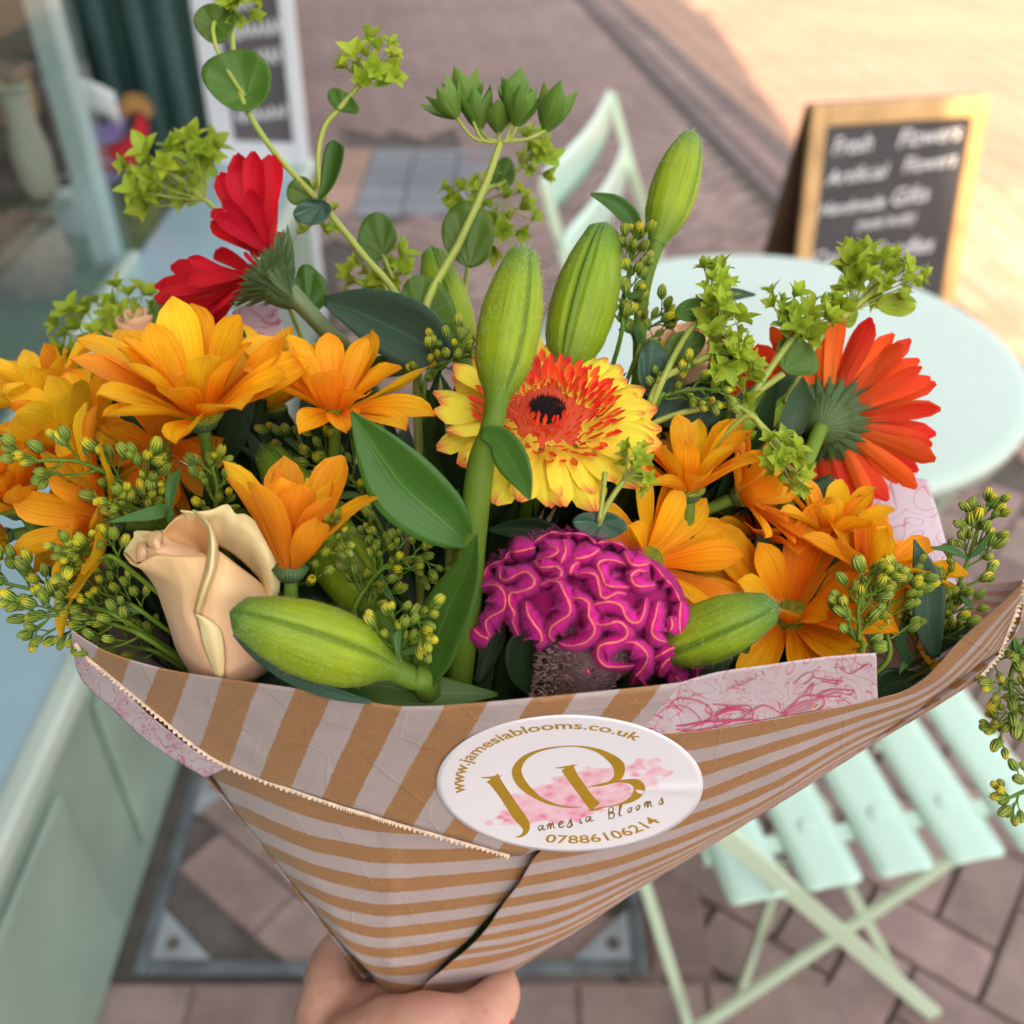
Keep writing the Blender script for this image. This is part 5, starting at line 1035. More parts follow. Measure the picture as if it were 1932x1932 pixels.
# ---- budded solidago sprigs
def bud_mesh(seed):
    rn = random.Random(seed); pr = [(0, .12), (.12, .35), (.35, .52), (.6, .5), (.8, .40), (.92, .30), (1, .10)]; bx, by = rn.uniform(-.08, .08), rn.uniform(-.08, .08)
    def fn(u, v):
        a = 2 * math.pi * u; r = lerp(pr, v) * (1 + .05 * math.cos(9 * a)) * .92; return Vector((r * math.cos(a) + bx * v * v, r * math.sin(a) + by * v * v, v * 1.45)), (u, v)
    a_, b_, u_ = grid(fn, 18, 9); return me_('bud', a_, b_, M_SB, u_)
BDM = [bud_mesh(i) for i in range(4)]
GB = 'green budded goldenrod sprigs'
def gold(pts, label, n, seed, bpx=19, spread=60, z0=.33, z1=.34, tipfrac=.0, leaves=2, rad=.0009, end=None, side=0.9, nb=4):
    """main stem through px points from tip to foot; n branchlets with nb buds each"""
    rn = random.Random(seed); m_ = len(pts) - 1; P3 = [tuple(C(q[0], q[1], z0 + (z1 - z0) * i / m_)) for i, q in enumerate(pts)]
    r_ = root('goldenrod_sprig', Vector(P3[-1]), label, 'greenery', GB); inv = rootm(r_).inverted()
    P3e = P3 + ([tuple(Vector(P3[-1]).lerp(HOLD, .22) + FW * .035), tuple(Vector(P3[-1]).lerp(HOLD, .6) + FW * .03), tuple(HOLD)] if end is None else [])
    vs, fs = tubeverts([Vector(q) for q in P3e], [rad * .6, rad * .8, rad, rad * 1.1, rad * 1.1], 7, 8 * len(P3e))
    sz = bpx * z0 / FPX / 1.05
    def bud(p_, d):
        M = axes(d, rn.random() * 6).to_4x4(); M.translation = p_; link('bud', rn.choice(BDM), r_, inv @ M @ Matrix.Diagonal((1, 1, rn.uniform(.9, 1.15), 1)) @ Matrix.Scale(sz * rn.uniform(.7, 1.12), 4))
    dT = (Vector(P3[0]) - Vector(cr(P3, .08))).normalized(); bud(Vector(P3[0]), dT)
    for i in range(n):
        t = .03 + .9 * (i + rn.uniform(-.2, .3)) / n; b_ = Vector(cr(P3, t)); tn = (Vector(cr(P3, max(0, t - .04))) - Vector(cr(P3, t + .01))).normalized()
        sd = tn.cross(FW).normalized() * (1 if i % 2 else -1); L = spread * z0 / FPX * rn.uniform(.55, 1.1) * (.45 + .75 * min(1, t * 2))
        out = (tn * rn.uniform(.6, 1.1) + sd * side + FW * rn.uniform(-.7, .35)).normalized(); e_ = b_ + out * L + tn * L * .25; md = b_ + out * L * .5
        tubeverts([b_, md, e_], [rad * .55, rad * .45, rad * .35], 5, 5, vs, fs); bud(e_, (e_ - md).normalized())
        for k in range(nb - 1):
            f = .3 + .65 * k / max(1, nb - 1); q = Vector(cr([tuple(b_), tuple(md), tuple(e_)], f)); dd = (out * .8 + sd * rn.uniform(-.9, .9) + V(rn.uniform(-.5, .5), rn.uniform(-.1, .7), rn.uniform(-.2, .8))).normalized()
            l = sz * rn.uniform(.9, 1.7); tubeverts([q, q + dd * l * .6 + tn * l * .1, q + dd * l], rad * .3, 4, 3, vs, fs); bud(q + dd * l, dd)
    mk('stem', vs, fs, M_GS, r_)
    for k in range(leaves):
        t = rn.uniform(.3, .95); q = cr([tuple(map(float, a)) for a in pts], t); a = rn.uniform(0, 6.28); l = rn.uniform(45, 80)
        zz = z0 + (z1 - z0) * t - .002; blade(r_, [q, (q[0] + l * .5 * math.cos(a), q[1] - l * .5 * math.sin(a)), (q[0] + l * math.cos(a + .2), q[1] - l * math.sin(a + .2))], [3, 15, 1], zz, zz - .004, M_SL, 'leaf', .3, nu=4, nv=8)
    return r_
gold([(65, 870), (150, 872), (240, 915), (310, 970), (320, 1000)], 'green budded sprig lying across the yellow chrysanthemum left of the rose', 8, 1, 24, 70, .305, .335, leaves=0)
g0 = gold([(235, 950), (275, 970), (315, 1010)], 'short green budded sprig just above the peach rose heart', 4, 2, 22, 50, .31, .335, leaves=0)
blade(g0, [(325, 1005), (318, 965), (290, 968), (205, 985)], [4, 20, 26, 3], .315, .300, M_SL, 'leaf', .3); blade(g0, [(320, 958), (325, 915), (340, 885)], [8, 24, 3], .303, .300, M_SL, 'leaf', .4)
gold([(278, 868), (275, 910), (290, 960), (310, 1010)], 'budded sprig standing below the largest orange bloom', 4, 3, 24, 38, .31, .335, leaves=0)
gold([(145, 1040), (190, 1050), (245, 1075)], 'small budded sprig touching the left lip of the peach rose', 5, 4, 23, 48, .302, .315, leaves=0)
gold([(8, 1100), (70, 1115), (150, 1140), (250, 1180)], 'budded sprig reaching out over the left end of the paper', 8, 5, 22, 60, .325, .33, leaves=0)
gold([(75, 1165), (140, 1160), (220, 1180), (300, 1220)], 'lower budded sprig over the left paper rim', 10, 6, 21, 62, .325, .33, leaves=0)
gold([(165, 1110), (220, 1130), (290, 1170)], 'dense budded sprig between the rose and the left paper rim', 11, 7, 20, 66, .33, .335, leaves=1)
gold([(190, 1200), (250, 1220), (320, 1245)], 'shaded budded sprig deep at the left paper rim', 9, 8, 19, 60, .34, .345, leaves=0)
gold([(400, 880), (410, 920), (405, 970), (400, 1010)], 'yellow tipped budded sprig right of the stem of the largest bloom', 6, 9, 20, 42, .318, .33, leaves=0)
gold([(630, 1015), (590, 1040), (560, 1100), (555, 1150)], 'yellow budded sprig just right of the peach rose', 8, 10, 20, 58, .31, .325, leaves=1)
gold([(795, 1050), (740, 1060), (690, 1110), (670, 1180)], 'yellow budded sprig in front of the slanting lily bud', 9, 11, 18, 62, .325, .335, leaves=1)
gold([(695, 1000), (720, 1060), (700, 1120), (690, 1200)], 'small yellow budded sprig left of the upright lily leaf', 7, 12, 18, 50, .33, .34, leaves=1)
gold([(795, 1175), (760, 1170), (745, 1220), (760, 1262)], 'bright yellow bud cluster resting on the flat lily bud', 7, 13, 22, 52, .300, .308, leaves=2)
gold([(610, 850), (660, 900), (700, 960), (740, 1060)], 'dark budded sprig in the shade behind the big lily leaf', 11, 14, 19, 80, .355, .36, leaves=3)
gold([(560, 820), (600, 900), (640, 1000)], 'dark budded sprig under the second orange bloom', 9, 15, 18, 70, .37, .37, leaves=2)
gold([(1192, 465), (1185, 520), (1172, 580), (1165, 660)], 'budded sprig standing beside the slim lily bud stem', 11, 16, 19, 44, .36, .37, leaves=2)
gold([(1230, 600), (1210, 640), (1190, 700)], 'budded sprig between the lily stem and the far rose', 7, 17, 18, 48, .37, .37, leaves=1)
gold([(880, 655), (850, 680), (810, 700), (800, 780)], 'small budded sprig left of the tallest lily bud', 8, 18, 18, 46, .36, .365, leaves=0)
gold([(1360, 735), (1310, 735), (1260, 745), (1230, 780)], 'budded sprig in front of the far peach rose', 8, 19, 18, 40, .345, .35, leaves=0)
gold([(1645, 1085), (1620, 1140), (1620, 1200), (1600, 1245)], 'budded sprig in front of the orange petals at lower right', 9, 20, 22, 40, .315, .325, leaves=0)
gold([(1700, 1090), (1680, 1130), (1670, 1180), (1650, 1270)], 'budded sprig above the corner of the printed tissue', 10, 21, 20, 46, .33, .335, leaves=0)
gold([(1850, 975), (1838, 1020), (1810, 1100), (1770, 1190), (1720, 1280)], 'tall budded sprig at far right in front of the dark paving', 14, 22, 20, 46, .335, .345, leaves=3)
gold([(1770, 1130), (1750, 1180), (1730, 1250)], 'budded sprig tucked inside the right paper edge', 8, 23, 19, 50, .34, .345, leaves=2)
g5 = gold([(1925, 1330), (1905, 1290), (1925, 1230), (1960, 1180)], 'leafy budded sprig hanging outside the right end of the paper', 9, 24, 20, 52, .34, .345, leaves=4, end=1)
gold([(1880, 1370), (1925, 1340), (1980, 1290)], 'lowest budded sprig at the right edge above the chair', 5, 25, 19, 40, .35, .35, leaves=0, end=1); gold([(1905, 1505), (1940, 1490), (1990, 1470)], 'single cluster of buds cut by the right edge above the chair slats', 3, 26, 19, 30, .36, .36, leaves=0, end=1)
rl = root('narrow_leaf', C(1745, 1150, .305), 'narrow upright grey green leaf against the pink printed tissue', 'leaf')
blade(rl, [(1765, 1240), (1752, 1180), (1748, 1100), (1725, 1018)], [16, 52, 56, 3], .335, .330, M_BG, 'blade', .15, .2); blade(rl, [(1720, 1260), (1700, 1210), (1712, 1160)], [6, 24, 3], .34, .335, M_DL, 'blade', .2); blade(rl, [(1760, 1240), (1800, 1195), (1848, 1182)], [6, 36, 3], .345, .34, M_DL, 'blade', .2)
# leaves along the front rim
fl = root('rim_leaf', C(700, 1310, .3), 'long dark leaf lying along the inside of the paper rim below the flat lily bud', 'leaf')
blade(fl, [(440, 1198), (480, 1235), (545, 1275), (620, 1305), (700, 1325)], [2, 12, 24, 24, 8], .306, .298, M_BG, 'blade', .4); blade(fl, [(560, 1285), (680, 1290), (800, 1305), (940, 1310)], [12, 66, 74, 6], .316, .318, M_LL, 'blade', .2, .3, wav=.03)
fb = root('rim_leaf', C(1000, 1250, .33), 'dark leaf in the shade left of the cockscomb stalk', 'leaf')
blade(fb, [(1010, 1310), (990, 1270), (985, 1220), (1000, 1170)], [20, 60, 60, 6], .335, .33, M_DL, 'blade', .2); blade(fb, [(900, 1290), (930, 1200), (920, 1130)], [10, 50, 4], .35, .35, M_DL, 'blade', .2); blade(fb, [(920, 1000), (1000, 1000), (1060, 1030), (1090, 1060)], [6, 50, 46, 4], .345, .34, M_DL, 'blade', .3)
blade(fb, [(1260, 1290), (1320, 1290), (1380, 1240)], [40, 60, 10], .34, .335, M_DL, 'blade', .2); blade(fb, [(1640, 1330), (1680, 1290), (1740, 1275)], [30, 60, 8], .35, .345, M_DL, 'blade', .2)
# dense leaves inside the wrap: nobody could count them
rn = random.Random(77); vs, fs, uv = [], [], []
for i in range(420):
    x = rn.uniform(120, 1800); y = rn.uniform(760 if 200 < x < 1500 else 1000, 1330); z = rn.uniform(.365, .43) - .03 * (y > 1200); b_ = C(x, y, z)
    if y > 1150 and not (230 < x < 1640): continue
    if y < 1260 and x > 1560: continue
    b_ = C(x, y, max(z, Df(x, y) + .065))
    hd = (b_ - HOLD).normalized(); d = (hd + Vector((rn.uniform(-.6, .6), rn.uniform(-.6, .6), rn.uniform(-.4, .4)))).normalized(); s = d.cross(FW).normalized(); s = Matrix.Rotation(rn.uniform(-1, 1), 3, d) @ s; L = rn.uniform(.03, .06); W = rn.uniform(.008, .016); nrm_ = d.cross(s); n = len(vs)
    for j in range(7):
        v = j / 6; wd = W / 2 * lerp([(0, .15), (.35, 1), (.7, .8), (1, .02)], v)
        for q in (-1, 0, 1): vs.append(b_ + d * (L * (v - .5)) + s * (q * wd) + nrm_ * (abs(q) * wd * .4 + .006 * math.sin(v * 3))); uv.append(((q + 1) / 2, v))
    for j in range(6):
        for q in range(2): a = n + j * 3 + q; fs.append((a, a + 1, a + 4, a + 3))
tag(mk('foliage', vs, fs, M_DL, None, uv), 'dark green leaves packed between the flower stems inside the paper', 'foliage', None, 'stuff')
# ---- paper cone
def papermat(name, col1, col2, back=False):
    m, nt, p, o = newmat(name); tc = nd(nt, 'TexCoord'); sx = nd(nt, 'SeparateXYZ', {0: tc.outputs['UV']}); g = nd(nt, 'NewGeometry').outputs['Position']
    e = nd(nt, 'TexNoise', {'Vector': g, 'Scale': 900.0, 'Detail': 3.0}); w1 = nd(nt, 'TexNoise', {'Vector': g, 'Scale': 60.0, 'Detail': 2.0})
    k = math_(nt, 'ADD', sx.outputs[1], math_(nt, 'MULTIPLY_ADD', e.outputs[0], .06, -.03)); k = math_(nt, 'ADD', k, math_(nt, 'MULTIPLY_ADD', w1.outputs[0], .06, -.03))
    f = math_(nt, 'ABSOLUTE', math_(nt, 'SUBTRACT', math_(nt, 'FRACT', math_(nt, 'ADD', k, .5)), .5))
    fib = nd(nt, 'TexNoise', {'Vector': nd(nt, 'Mapping', {'Vector': g, 'Scale': (1500, 260, 700)}).outputs[0], 'Scale': 1.0, 'Detail': 4.0}); cl = nd(nt, 'TexNoise', {'Vector': g, 'Scale': 90.0, 'Detail': 5.0})
    kraft = mix(nt, ramp(nt, fib.outputs[0], [(.3, (0, 0, 0)), (.7, (1, 1, 1))]), col1, tuple(c * 1.3 for c in col1)); kraft = mix(nt, math_(nt, 'MULTIPLY', cl.outputs[0], .5), kraft, tuple(c * .75 for c in col1))
    wh = mix(nt, cl.outputs[0], tuple(c * .88 for c in col2), tuple(min(1, c * 1.1) for c in col2)); c = mix(nt, ramp(nt, f, [(.24, (0, 0, 0)), (.262, (1, 1, 1))]), kraft, wh)
    nt.links.new(c, p.inputs['Base Color']); p.inputs['Roughness'].default_value = .5; p.inputs['Sheen Weight'].default_value = .1
    cr_ = nd(nt, 'TexVoronoi', {'Vector': g, 'Scale': 34.0}, feature='DISTANCE_TO_EDGE'); cz_ = ramp(nt, cr_.outputs[0], [(0, (1, 1, 1)), (.03, (0, 0, 0))])
    hh = math_(nt, 'ADD', math_(nt, 'MULTIPLY', fib.outputs[0], .15), math_(nt, 'ADD', math_(nt, 'MULTIPLY', cl.outputs[0], 1.2), math_(nt, 'MULTIPLY', cz_, .20)))
    nt.links.new(nd(nt, 'Bump', {'Height': hh, 'Strength': .55, 'Distance': .0012}).outputs[0], p.inputs['Normal']); thin(nt, p, o, c, .12); return m
M_PA = papermat('striped_kraft', (.36, .178, .070), (.47, .38, .37))
M_PE = plain('torn_paper_edge', (.66, .50, .36), .7, .25, 300)
def tissuemat():
    m, nt, p, o = newmat('pink_printed_tissue'); g = nd(nt, 'TexCoord').outputs['UV']; mp = nd(nt, 'Mapping', {'Vector': g, 'Scale': (1, 1, 1)}).outputs[0]
    ws = nd(nt, 'TexNoise', {'Vector': mp, 'Scale': 1.6, 'Detail': 3.0}); c = (.76, .66, .70)
    wv = math_(nt, 'SINE', math_(nt, 'MULTIPLY', ws.outputs[0], 70.0)); msk = ramp(nt, nd(nt, 'TexNoise', {'Vector': mp, 'Scale': .9, 'Detail': 1.0}).outputs[0], [(.5, (0, 0, 0)), (.62, (1, 1, 1))])
    h = math_(nt, 'MULTIPLY', ramp(nt, wv, [(.75, (0, 0, 0)), (.95, (1, 1, 1))]), msk)
    vo = nd(nt, 'TexVoronoi', {'Vector': nd(nt, 'VectorMath', {0: mp, 1: nd(nt, 'TexNoise', {'Vector': mp, 'Scale': 1.2, 'Detail': 2.0}).outputs[1]}, operation='ADD').outputs[0], 'Scale': .9}, feature='DISTANCE_TO_EDGE')
    l = ramp(nt, math_(nt, 'ABSOLUTE', math_(nt, 'SUBTRACT', math_(nt, 'FRACT', math_(nt, 'MULTIPLY', nd(nt, 'TexNoise', {'Vector': mp, 'Scale': .55, 'Detail': 1.5, 'Distortion': 1.2}).outputs[0], 9.0)), .5)), [(.025, (.6, .6, .6)), (.07, (0, 0, 0))]); fill = ramp(nt, nd(nt, 'TexNoise', {'Vector': mp, 'Scale': .8, 'Detail': 2.0}).outputs[0], [(.55, (0, 0, 0)), (.8, (.4, .4, .4))])
    c = mix(nt, fill, c, (.78, .30, .42)); c = mix(nt, math_(nt, 'MAXIMUM', l, math_(nt, 'MULTIPLY', h, .8)), c, (.62, .07, .18))
    nt.links.new(c, p.inputs['Base Color']); p.inputs['Roughness'].default_value = .6
    nt.links.new(nd(nt, 'Bump', {'Height': nd(nt, 'TexNoise', {'Vector': nd(nt, 'NewGeometry').outputs['Position'], 'Scale': 50.0, 'Detail': 4.0}).outputs[0], 'Strength': .5, 'Distance': .002}).outputs[0], p.inputs['Normal']); thin(nt, p, o, c, .35); return m
M_TI = tissuemat(); M_INK = plain('pink_ink', (.60, .06, .17), .6, .1); M_INK2 = plain('light_pink_ink', (.72, .22, .34), .6, .1)
pw = root('wrapping_paper', HOLD, 'brown and white striped paper cone with a round white florist sticker', 'wrapping paper')
KA = [[(330, 1385), (500, 1440), (620, 1480), (740, 1505), (900, 1510), (1080, 1500)], [(392, 1450), (540, 1510), (654, 1545), (740, 1558), (880, 1562), (1050, 1556)], [(440, 1530), (560, 1583), (654, 1604), (740, 1615), (870, 1612), (1020, 1600)],
 [(500, 1605), (590, 1642), (665, 1660), (740, 1669), (870, 1660), (1000, 1645)], [(545, 1660), (620, 1695), (680, 1710), (740, 1718), (850, 1707), (960, 1690)], [(585, 1707), (640, 1740), (690, 1755), (740, 1760), (820, 1752), (918, 1735)],
 [(620, 1750), (665, 1782), (700, 1794), (740, 1798), (805, 1790), (880, 1775)], [(655, 1790), (690, 1820), (715, 1830), (745, 1833), (790, 1828), (840, 1812)], [(700, 1842), (725, 1856), (745, 1862), (765, 1866), (790, 1870), (808, 1866)], [(720, 1900), (735, 1910), (750, 1915), (765, 1920), (790, 1925), (805, 1920)]]
def fA(u, v):
    p_ = cr([cr([tuple(map(float, q)) for q in r], u) for r in KA], v); z = Df(*p_) + .0015 + .010 * max(0, u - .55) ** 1.5 * 2.5 + .016 * max(0, 1 - u * 5) ** 2 - .0012 * math.exp(-((p_[0] - 738) / 14) ** 2) * (v > .1)
    P_ = C(p_[0], p_[1], z); return P_ + FW * (noise.noise(P_ * 28) * .0020 + noise.noise(P_ * 90) * .0005), (u, -1 + 9 * v)
a_, b_, u_ = grid(fA, 48, 60); thick(mk('cone_left', a_, b_, M_PA, pw, u_), .0003, 1)
KB = [[(1215, 1386), (1330, 1378), (1485, 1352), (1655, 1319), (1730, 1287), (1815, 1205), (1934, 1093)], [(1205, 1402), (1322, 1398), (1481, 1366), (1620, 1333), (1742, 1293), (1836, 1208), (1932, 1103)],
 [(1130, 1478), (1290, 1460), (1470, 1405), (1610, 1360), (1745, 1308), (1848, 1222), (1928, 1122)], [(1070, 1555), (1260, 1525), (1450, 1450), (1600, 1385), (1745, 1323), (1850, 1238), (1922, 1142)], [(1010, 1618), (1220, 1574), (1420, 1500), (1590, 1408), (1740, 1336), (1850, 1250), (1917, 1160)],
 [(980, 1667), (1180, 1622), (1390, 1540), (1570, 1433), (1730, 1349), (1850, 1259), (1911, 1176)], [(950, 1707), (1130, 1668), (1340, 1578), (1540, 1460), (1710, 1364), (1850, 1266), (1906, 1190)], [(925, 1745), (1090, 1705), (1290, 1612), (1500, 1488), (1690, 1378), (1849, 1271), (1898, 1208)],
 [(902, 1773), (1050, 1740), (1230, 1653), (1440, 1528), (1660, 1396), (1848, 1274), (1888, 1230)], [(875, 1799), (1010, 1772), (1160, 1702), (1380, 1568), (1620, 1419), (1840, 1281), (1870, 1255)], [(845, 1822), (960, 1800), (1100, 1743), (1310, 1612), (1560, 1456), (1810, 1302), (1856, 1275)],
 [(795, 1868), (885, 1862), (1010, 1803), (1240, 1657), (1500, 1495), (1780, 1322), (1848, 1280)], [(790, 1925), (860, 1915), (960, 1840), (1230, 1650), (1490, 1490), (1770, 1316), (1840, 1280)]]
KK = [(-.25, ), (0,), (1,), (2,), (3,), (4,), (5,), (6,), (7,), (8,), (9,), (10,), (11,)]
def fB(u, v):
    p_ = cr([cr([tuple(map(float, q)) for q in r], u) for r in KB], v); k = cr(KK, v)[0]
    z = Df(*p_) - .0004 + .022 * max(0, (v - .84) / .16) ** 2 * (1 if u > .1 else u * 10); P_ = C(p_[0], p_[1], z); return P_ + FW * (noise.noise(P_ * 26) * .0022 + noise.noise(P_ * 90) * .0005), (u, k)
a_, b_, u_ = grid(fB, 90, 84); thick(mk('cone_right', a_, b_, M_PA, pw, u_), .0003, 1)
TC = [(135, 1188), (170, 1212), (220, 1236), (327, 1266), (453, 1285), (592, 1304), (723, 1330), (800, 1333), (880, 1328), (1046, 1313), (1210, 1297), (1285, 1288)]
KT = [-.6, -.35, 0, 1, 2, 3, 4, 4.5, 5, 6, 7, 7.5]
BC = [(142, 1214), (162, 1240), (205, 1275), (295, 1350), (402, 1433), (517, 1480), (633, 1520), (690, 1537), (748, 1555), (860, 1587), (961, 1616), (1020, 1602)]
def fC(u, v):
    a = cr([tuple(map(float, q)) + (k,) for q, k in zip(TC, KT)], u); b = cr([tuple(map(float, q)) + (k,) for q, k in zip(BC, KT)], u); x, y, k = [p_ + (q - p_) * v for p_, q in zip(a, b)]
    z = Df(x, y) - .0016 + .0012 * math.exp(-v * 14); P_ = C(x, y, z); return P_ + FW * (noise.noise(P_ * 32) * .0010 + noise.noise(P_ * 100) * .0005), (v, k)
a_, b_, u_ = grid(fC, 110, 22); thick(mk('folded_flap', a_, b_, M_PA, pw, u_), .0003, 1)
# rolled rim behind the fold
def fR(u, v):
    a = cr([tuple(map(float, q)) + (k,) for q, k in zip(TC, KT)], u); z = Df(a[0], a[1]) - .0002 + .02 * v; return C(a[0], a[1] + 1 + 26 * v, z), (v, a[2])
a_, b_, u_ = grid(fR, 80, 4); thick(mk('inner_fold', a_, b_, M_PA, pw, u_), .0003)
# saw-tooth cut edges
def teeth(name, pts, n, hp, zoff, mat=M_PE, flip=1, wpx=7):
    vs, fs = [], []; Pf = [tuple(map(float, q)) for q in pts]; rn = random.Random(n)
    for i in range(n):
        a = cr(Pf, i / n); b = cr(Pf, (i + 1) / n); m_ = ((a[0] + b[0]) / 2, (a[1] + b[1]) / 2); dx, dy = b[0] - a[0], b[1] - a[1]; l = math.hypot(dx, dy) or 1; nx, ny = -dy / l * flip, dx / l * flip; h = hp * rn.uniform(.6, 1.15)
        za = Df(*a) + zoff; k = len(vs); tipz = za - .0008 * rn.random()
        vs += [C(a[0] - nx * wpx * .5, a[1] - ny * wpx * .5, za), C(b[0] - nx * wpx * .5, b[1] - ny * wpx * .5, za), C(b[0], b[1], za), C(m_[0] + nx * h, m_[1] + ny * h, tipz), C(a[0], a[1], za)]; fs.append((k, k + 1, k + 2, k + 3, k + 4))
    return tag(thick(mk(name, vs, fs, mat, pw, smooth=False), .0003), kind='stuff')
teeth('serrated_edge', BC[:-1], 118, 7, -.0024); teeth('serrated_edge', [(1934, 1093), (1928, 1122), (1922, 1142), (1911, 1176), (1898, 1208), (1888, 1230), (1870, 1255), (1848, 1280)], 26, 7, -.0008, M_PE, -1)
# the far side of the wrap
KBk = [[(112, 1075, .37), (260, 960, .44), (600, 880, .475), (1100, 880, .48), (1560, 960, .45), (1800, 1090, .39), (1934, 1095, .325)], [(150, 1200, .345), (330, 1250, .43), (620, 1250, .47), (1000, 1260, .47), (1400, 1230, .44), (1700, 1200, .38), (1890, 1230, .325)],
 [(400, 1480, .38), (520, 1520, .42), (680, 1540, .45), (960, 1540, .45), (1240, 1500, .43), (1440, 1440, .40), (1610, 1424, .36)], [(720, 1890, .435), (735, 1880, .445), (760, 1870, .455), (800, 1870, .455), (840, 1870, .45), (860, 1880, .44), (880, 1880, .43)]]
a_ = loft('cone_back', KBk, M_PA, pw, 40, 30, ks=[0, 5, 10, 16], wob=.001); thick(a_, .0004)
lw = [[(108, 1068, .345), (150, 1060, .352), (220, 1050, .37), (300, 1040, .40)], [(128, 1130, .338), (180, 1130, .350), (240, 1130, .37), (320, 1130, .40)], [(140, 1200, .330), (200, 1240, .346), (280, 1260, .37), (360, 1270, .40)]]
thick(loft('left_corner', lw, M_PA, pw, 12, 12, ks=[.9, 1.2, 1.5]), .0004)
# tissue
ti = root('tissue_paper', C(1440, 1310, .31), 'white tissue sheet printed with pink line drawn flowers lining the paper cone', 'tissue paper')
TT = [[(1222, 1306), (1270, 1292), (1350, 1270), (1450, 1255), (1560, 1240), (1653, 1233)], [(1212, 1345), (1280, 1340), (1370, 1322), (1460, 1308), (1560, 1292), (1655, 1280)], [(1205, 1395), (1290, 1392), (1380, 1384), (1470, 1370), (1560, 1350), (1657, 1325)]]
def fT(u, v): p_ = cr([cr([tuple(map(float, q)) for q in r], u) for r in TT], v); z = Df(*p_) + .0008 - .001 * (u < .2); P_ = C(p_[0], p_[1], z); return P_ + FW * noise.noise(P_ * 60) * .0006, (p_[0] / 52, p_[1] / 52)
a_, b_, u_ = grid(fT, 40, 14); thick(mk('front_sheet', a_, b_, M_TI, ti, u_), .0002, 1)
def draw(curves, col, zoff, par, nm='printed_line'):
    vs, fs = [], []
    for P_, w_ in curves:
        v2, f2 = stroke2(P_, w_, 4 * len(P_)); n = len(vs); vs += [C(x, y, Df(x, y) + zoff - .0006) for x, y in v2]; fs += [tuple(n + i for i in f) for f in f2]
    mk(nm, vs, fs, col, par, smooth=False)
def zt(P_): return [(1278 + x * .3385, 1278 + y * .3385) for x, y in P_]
cur = []
def ln(P_, w_=1.6): cur.append((zt(P_), w_))
ln([(-150, 100), (-80, 40), (0, 30), (120, 60), (210, 95)], 2); ln([(210, 95), (300, 60), (420, -10), (520, -90)], 2.4); ln([(210, 95), (330, 110), (430, 80), (500, -10), (520, -90)]); ln([(240, 90), (260, 20), (340, -50), (440, -90), (510, -95)])
for k in range(7): ln([(270 + k * 30, 75 - k * 17), (300 + k * 32, 60 - k * 12), (345 + k * 26, 62 - k * 18)], 1.1); ln([(270 + k * 30, 70 - k * 17), (268 + k * 32, 30 - k * 12), (300 + k * 30, 10 - k * 18)], 1.1)
ln([(400, 155), (520, 120), (620, 50), (700, -60), (740, -120)], 2); ln([(540, 90), (540, 20), (575, -70), (600, -80), (600, 0), (550, 90)]); ln([(650, 40), (700, -10), (760, -30), (740, 20), (700, 40)]); ln([(710, 90), (760, 30), (740, 100)]); ln([(760, 0), (840, 15), (920, 20), (880, 35), (800, 20)], 1.8)
ln([(420, 230), (430, 180), (500, 160), (600, 200), (690, 110), (800, 110), (820, 150), (780, 190)], 2); ln([(780, 105), (860, 70), (990, 75)], 2.2); ln([(800, 110), (900, 85), (960, 100), (990, 75)]); ln([(780, 115), (900, 110), (970, 155)])
for k in range(9): ln([(560 + k * 22, 235 - k * 6), (600 + k * 22, 190 - k * 7), (660 + k * 18, 140 - k * 3)], 1.3)
ln([(-60, 180), (0, 120), (110, 130), (190, 180), (180, 240), (110, 270)], 2); ln([(-100, 200), (-40, 160), (60, 170), (130, 240), (60, 290), (-40, 290)], 1.6); ln([(200, 150), (300, 160), (400, 160), (410, 190), (330, 240), (200, 230)], 1.8)
for k in range(8): ln([(200 + k * 6, 225 - k * 6), (270 + k * 14, 195 - k * 4), (350 + k * 8, 170 + k * 6)], 1.0)
for k in range(9): ln([(-190 + k * 16, 120 + k * 6), (-150 + k * 18, 60 + k * 14), (-90 + k * 16, 70 + k * 16)], 1.2)
ln([(-190, 240), (-120, 210), (0, 270), (150, 250), (280, 245), (420, 235)], 3.2); ln([(-180, 290), (-60, 280), (80, 300), (200, 280), (300, 250)], 2.2); ln([(420, 240), (520, 245), (640, 220), (740, 200), (800, 190)], 2.4); ln([(900, -60), (960, -20), (1010, -40), (1070, -80)], 1.6); ln([(930, -100), (980, -70), (1060, -110)], 1.4)
def tissue_clip(P_): return all(1205 < x < 1653 and 1238 + (1653 - x) * .165 < y < 1385 - max(0, x - 1290) * .15 for x, y in P_)
draw([c_ for c_ in cur if sum(1 for x, y in c_[0] if 1207 < x < 1650 and y > 1240 + (1650 - x) * .155 and y < 1390 - max(0, x - 1320) * .18) == len(c_[0])], M_INK, -.0006 + .0008, ti)
rt_ = [[(1500, 905, .43), (1560, 890, .425), (1640, 890, .42), (1752, 905, .41)], [(1480, 1000, .42), (1580, 980, .405), (1680, 980, .40), (1782, 1010, .395)], [(1500, 1150, .40), (1600, 1130, .385), (1700, 1110, .37), (1812, 1110, .365)], [(1600, 1290, .37), (1680, 1280, .35), (1760, 1250, .345), (1850, 1200, .34)]]
def fT2(u, v): p_ = cr([cr(r, u) for r in rt_], v); P_ = C(*p_); return P_ + FW * noise.noise(P_ * 35) * .003, (p_[0] / 75 + 3, p_[1] / 75)
a_, b_, u_ = grid(fT2, 24, 24); thick(mk('back_sheet', a_, b_, M_TI, ti, u_), .0002)
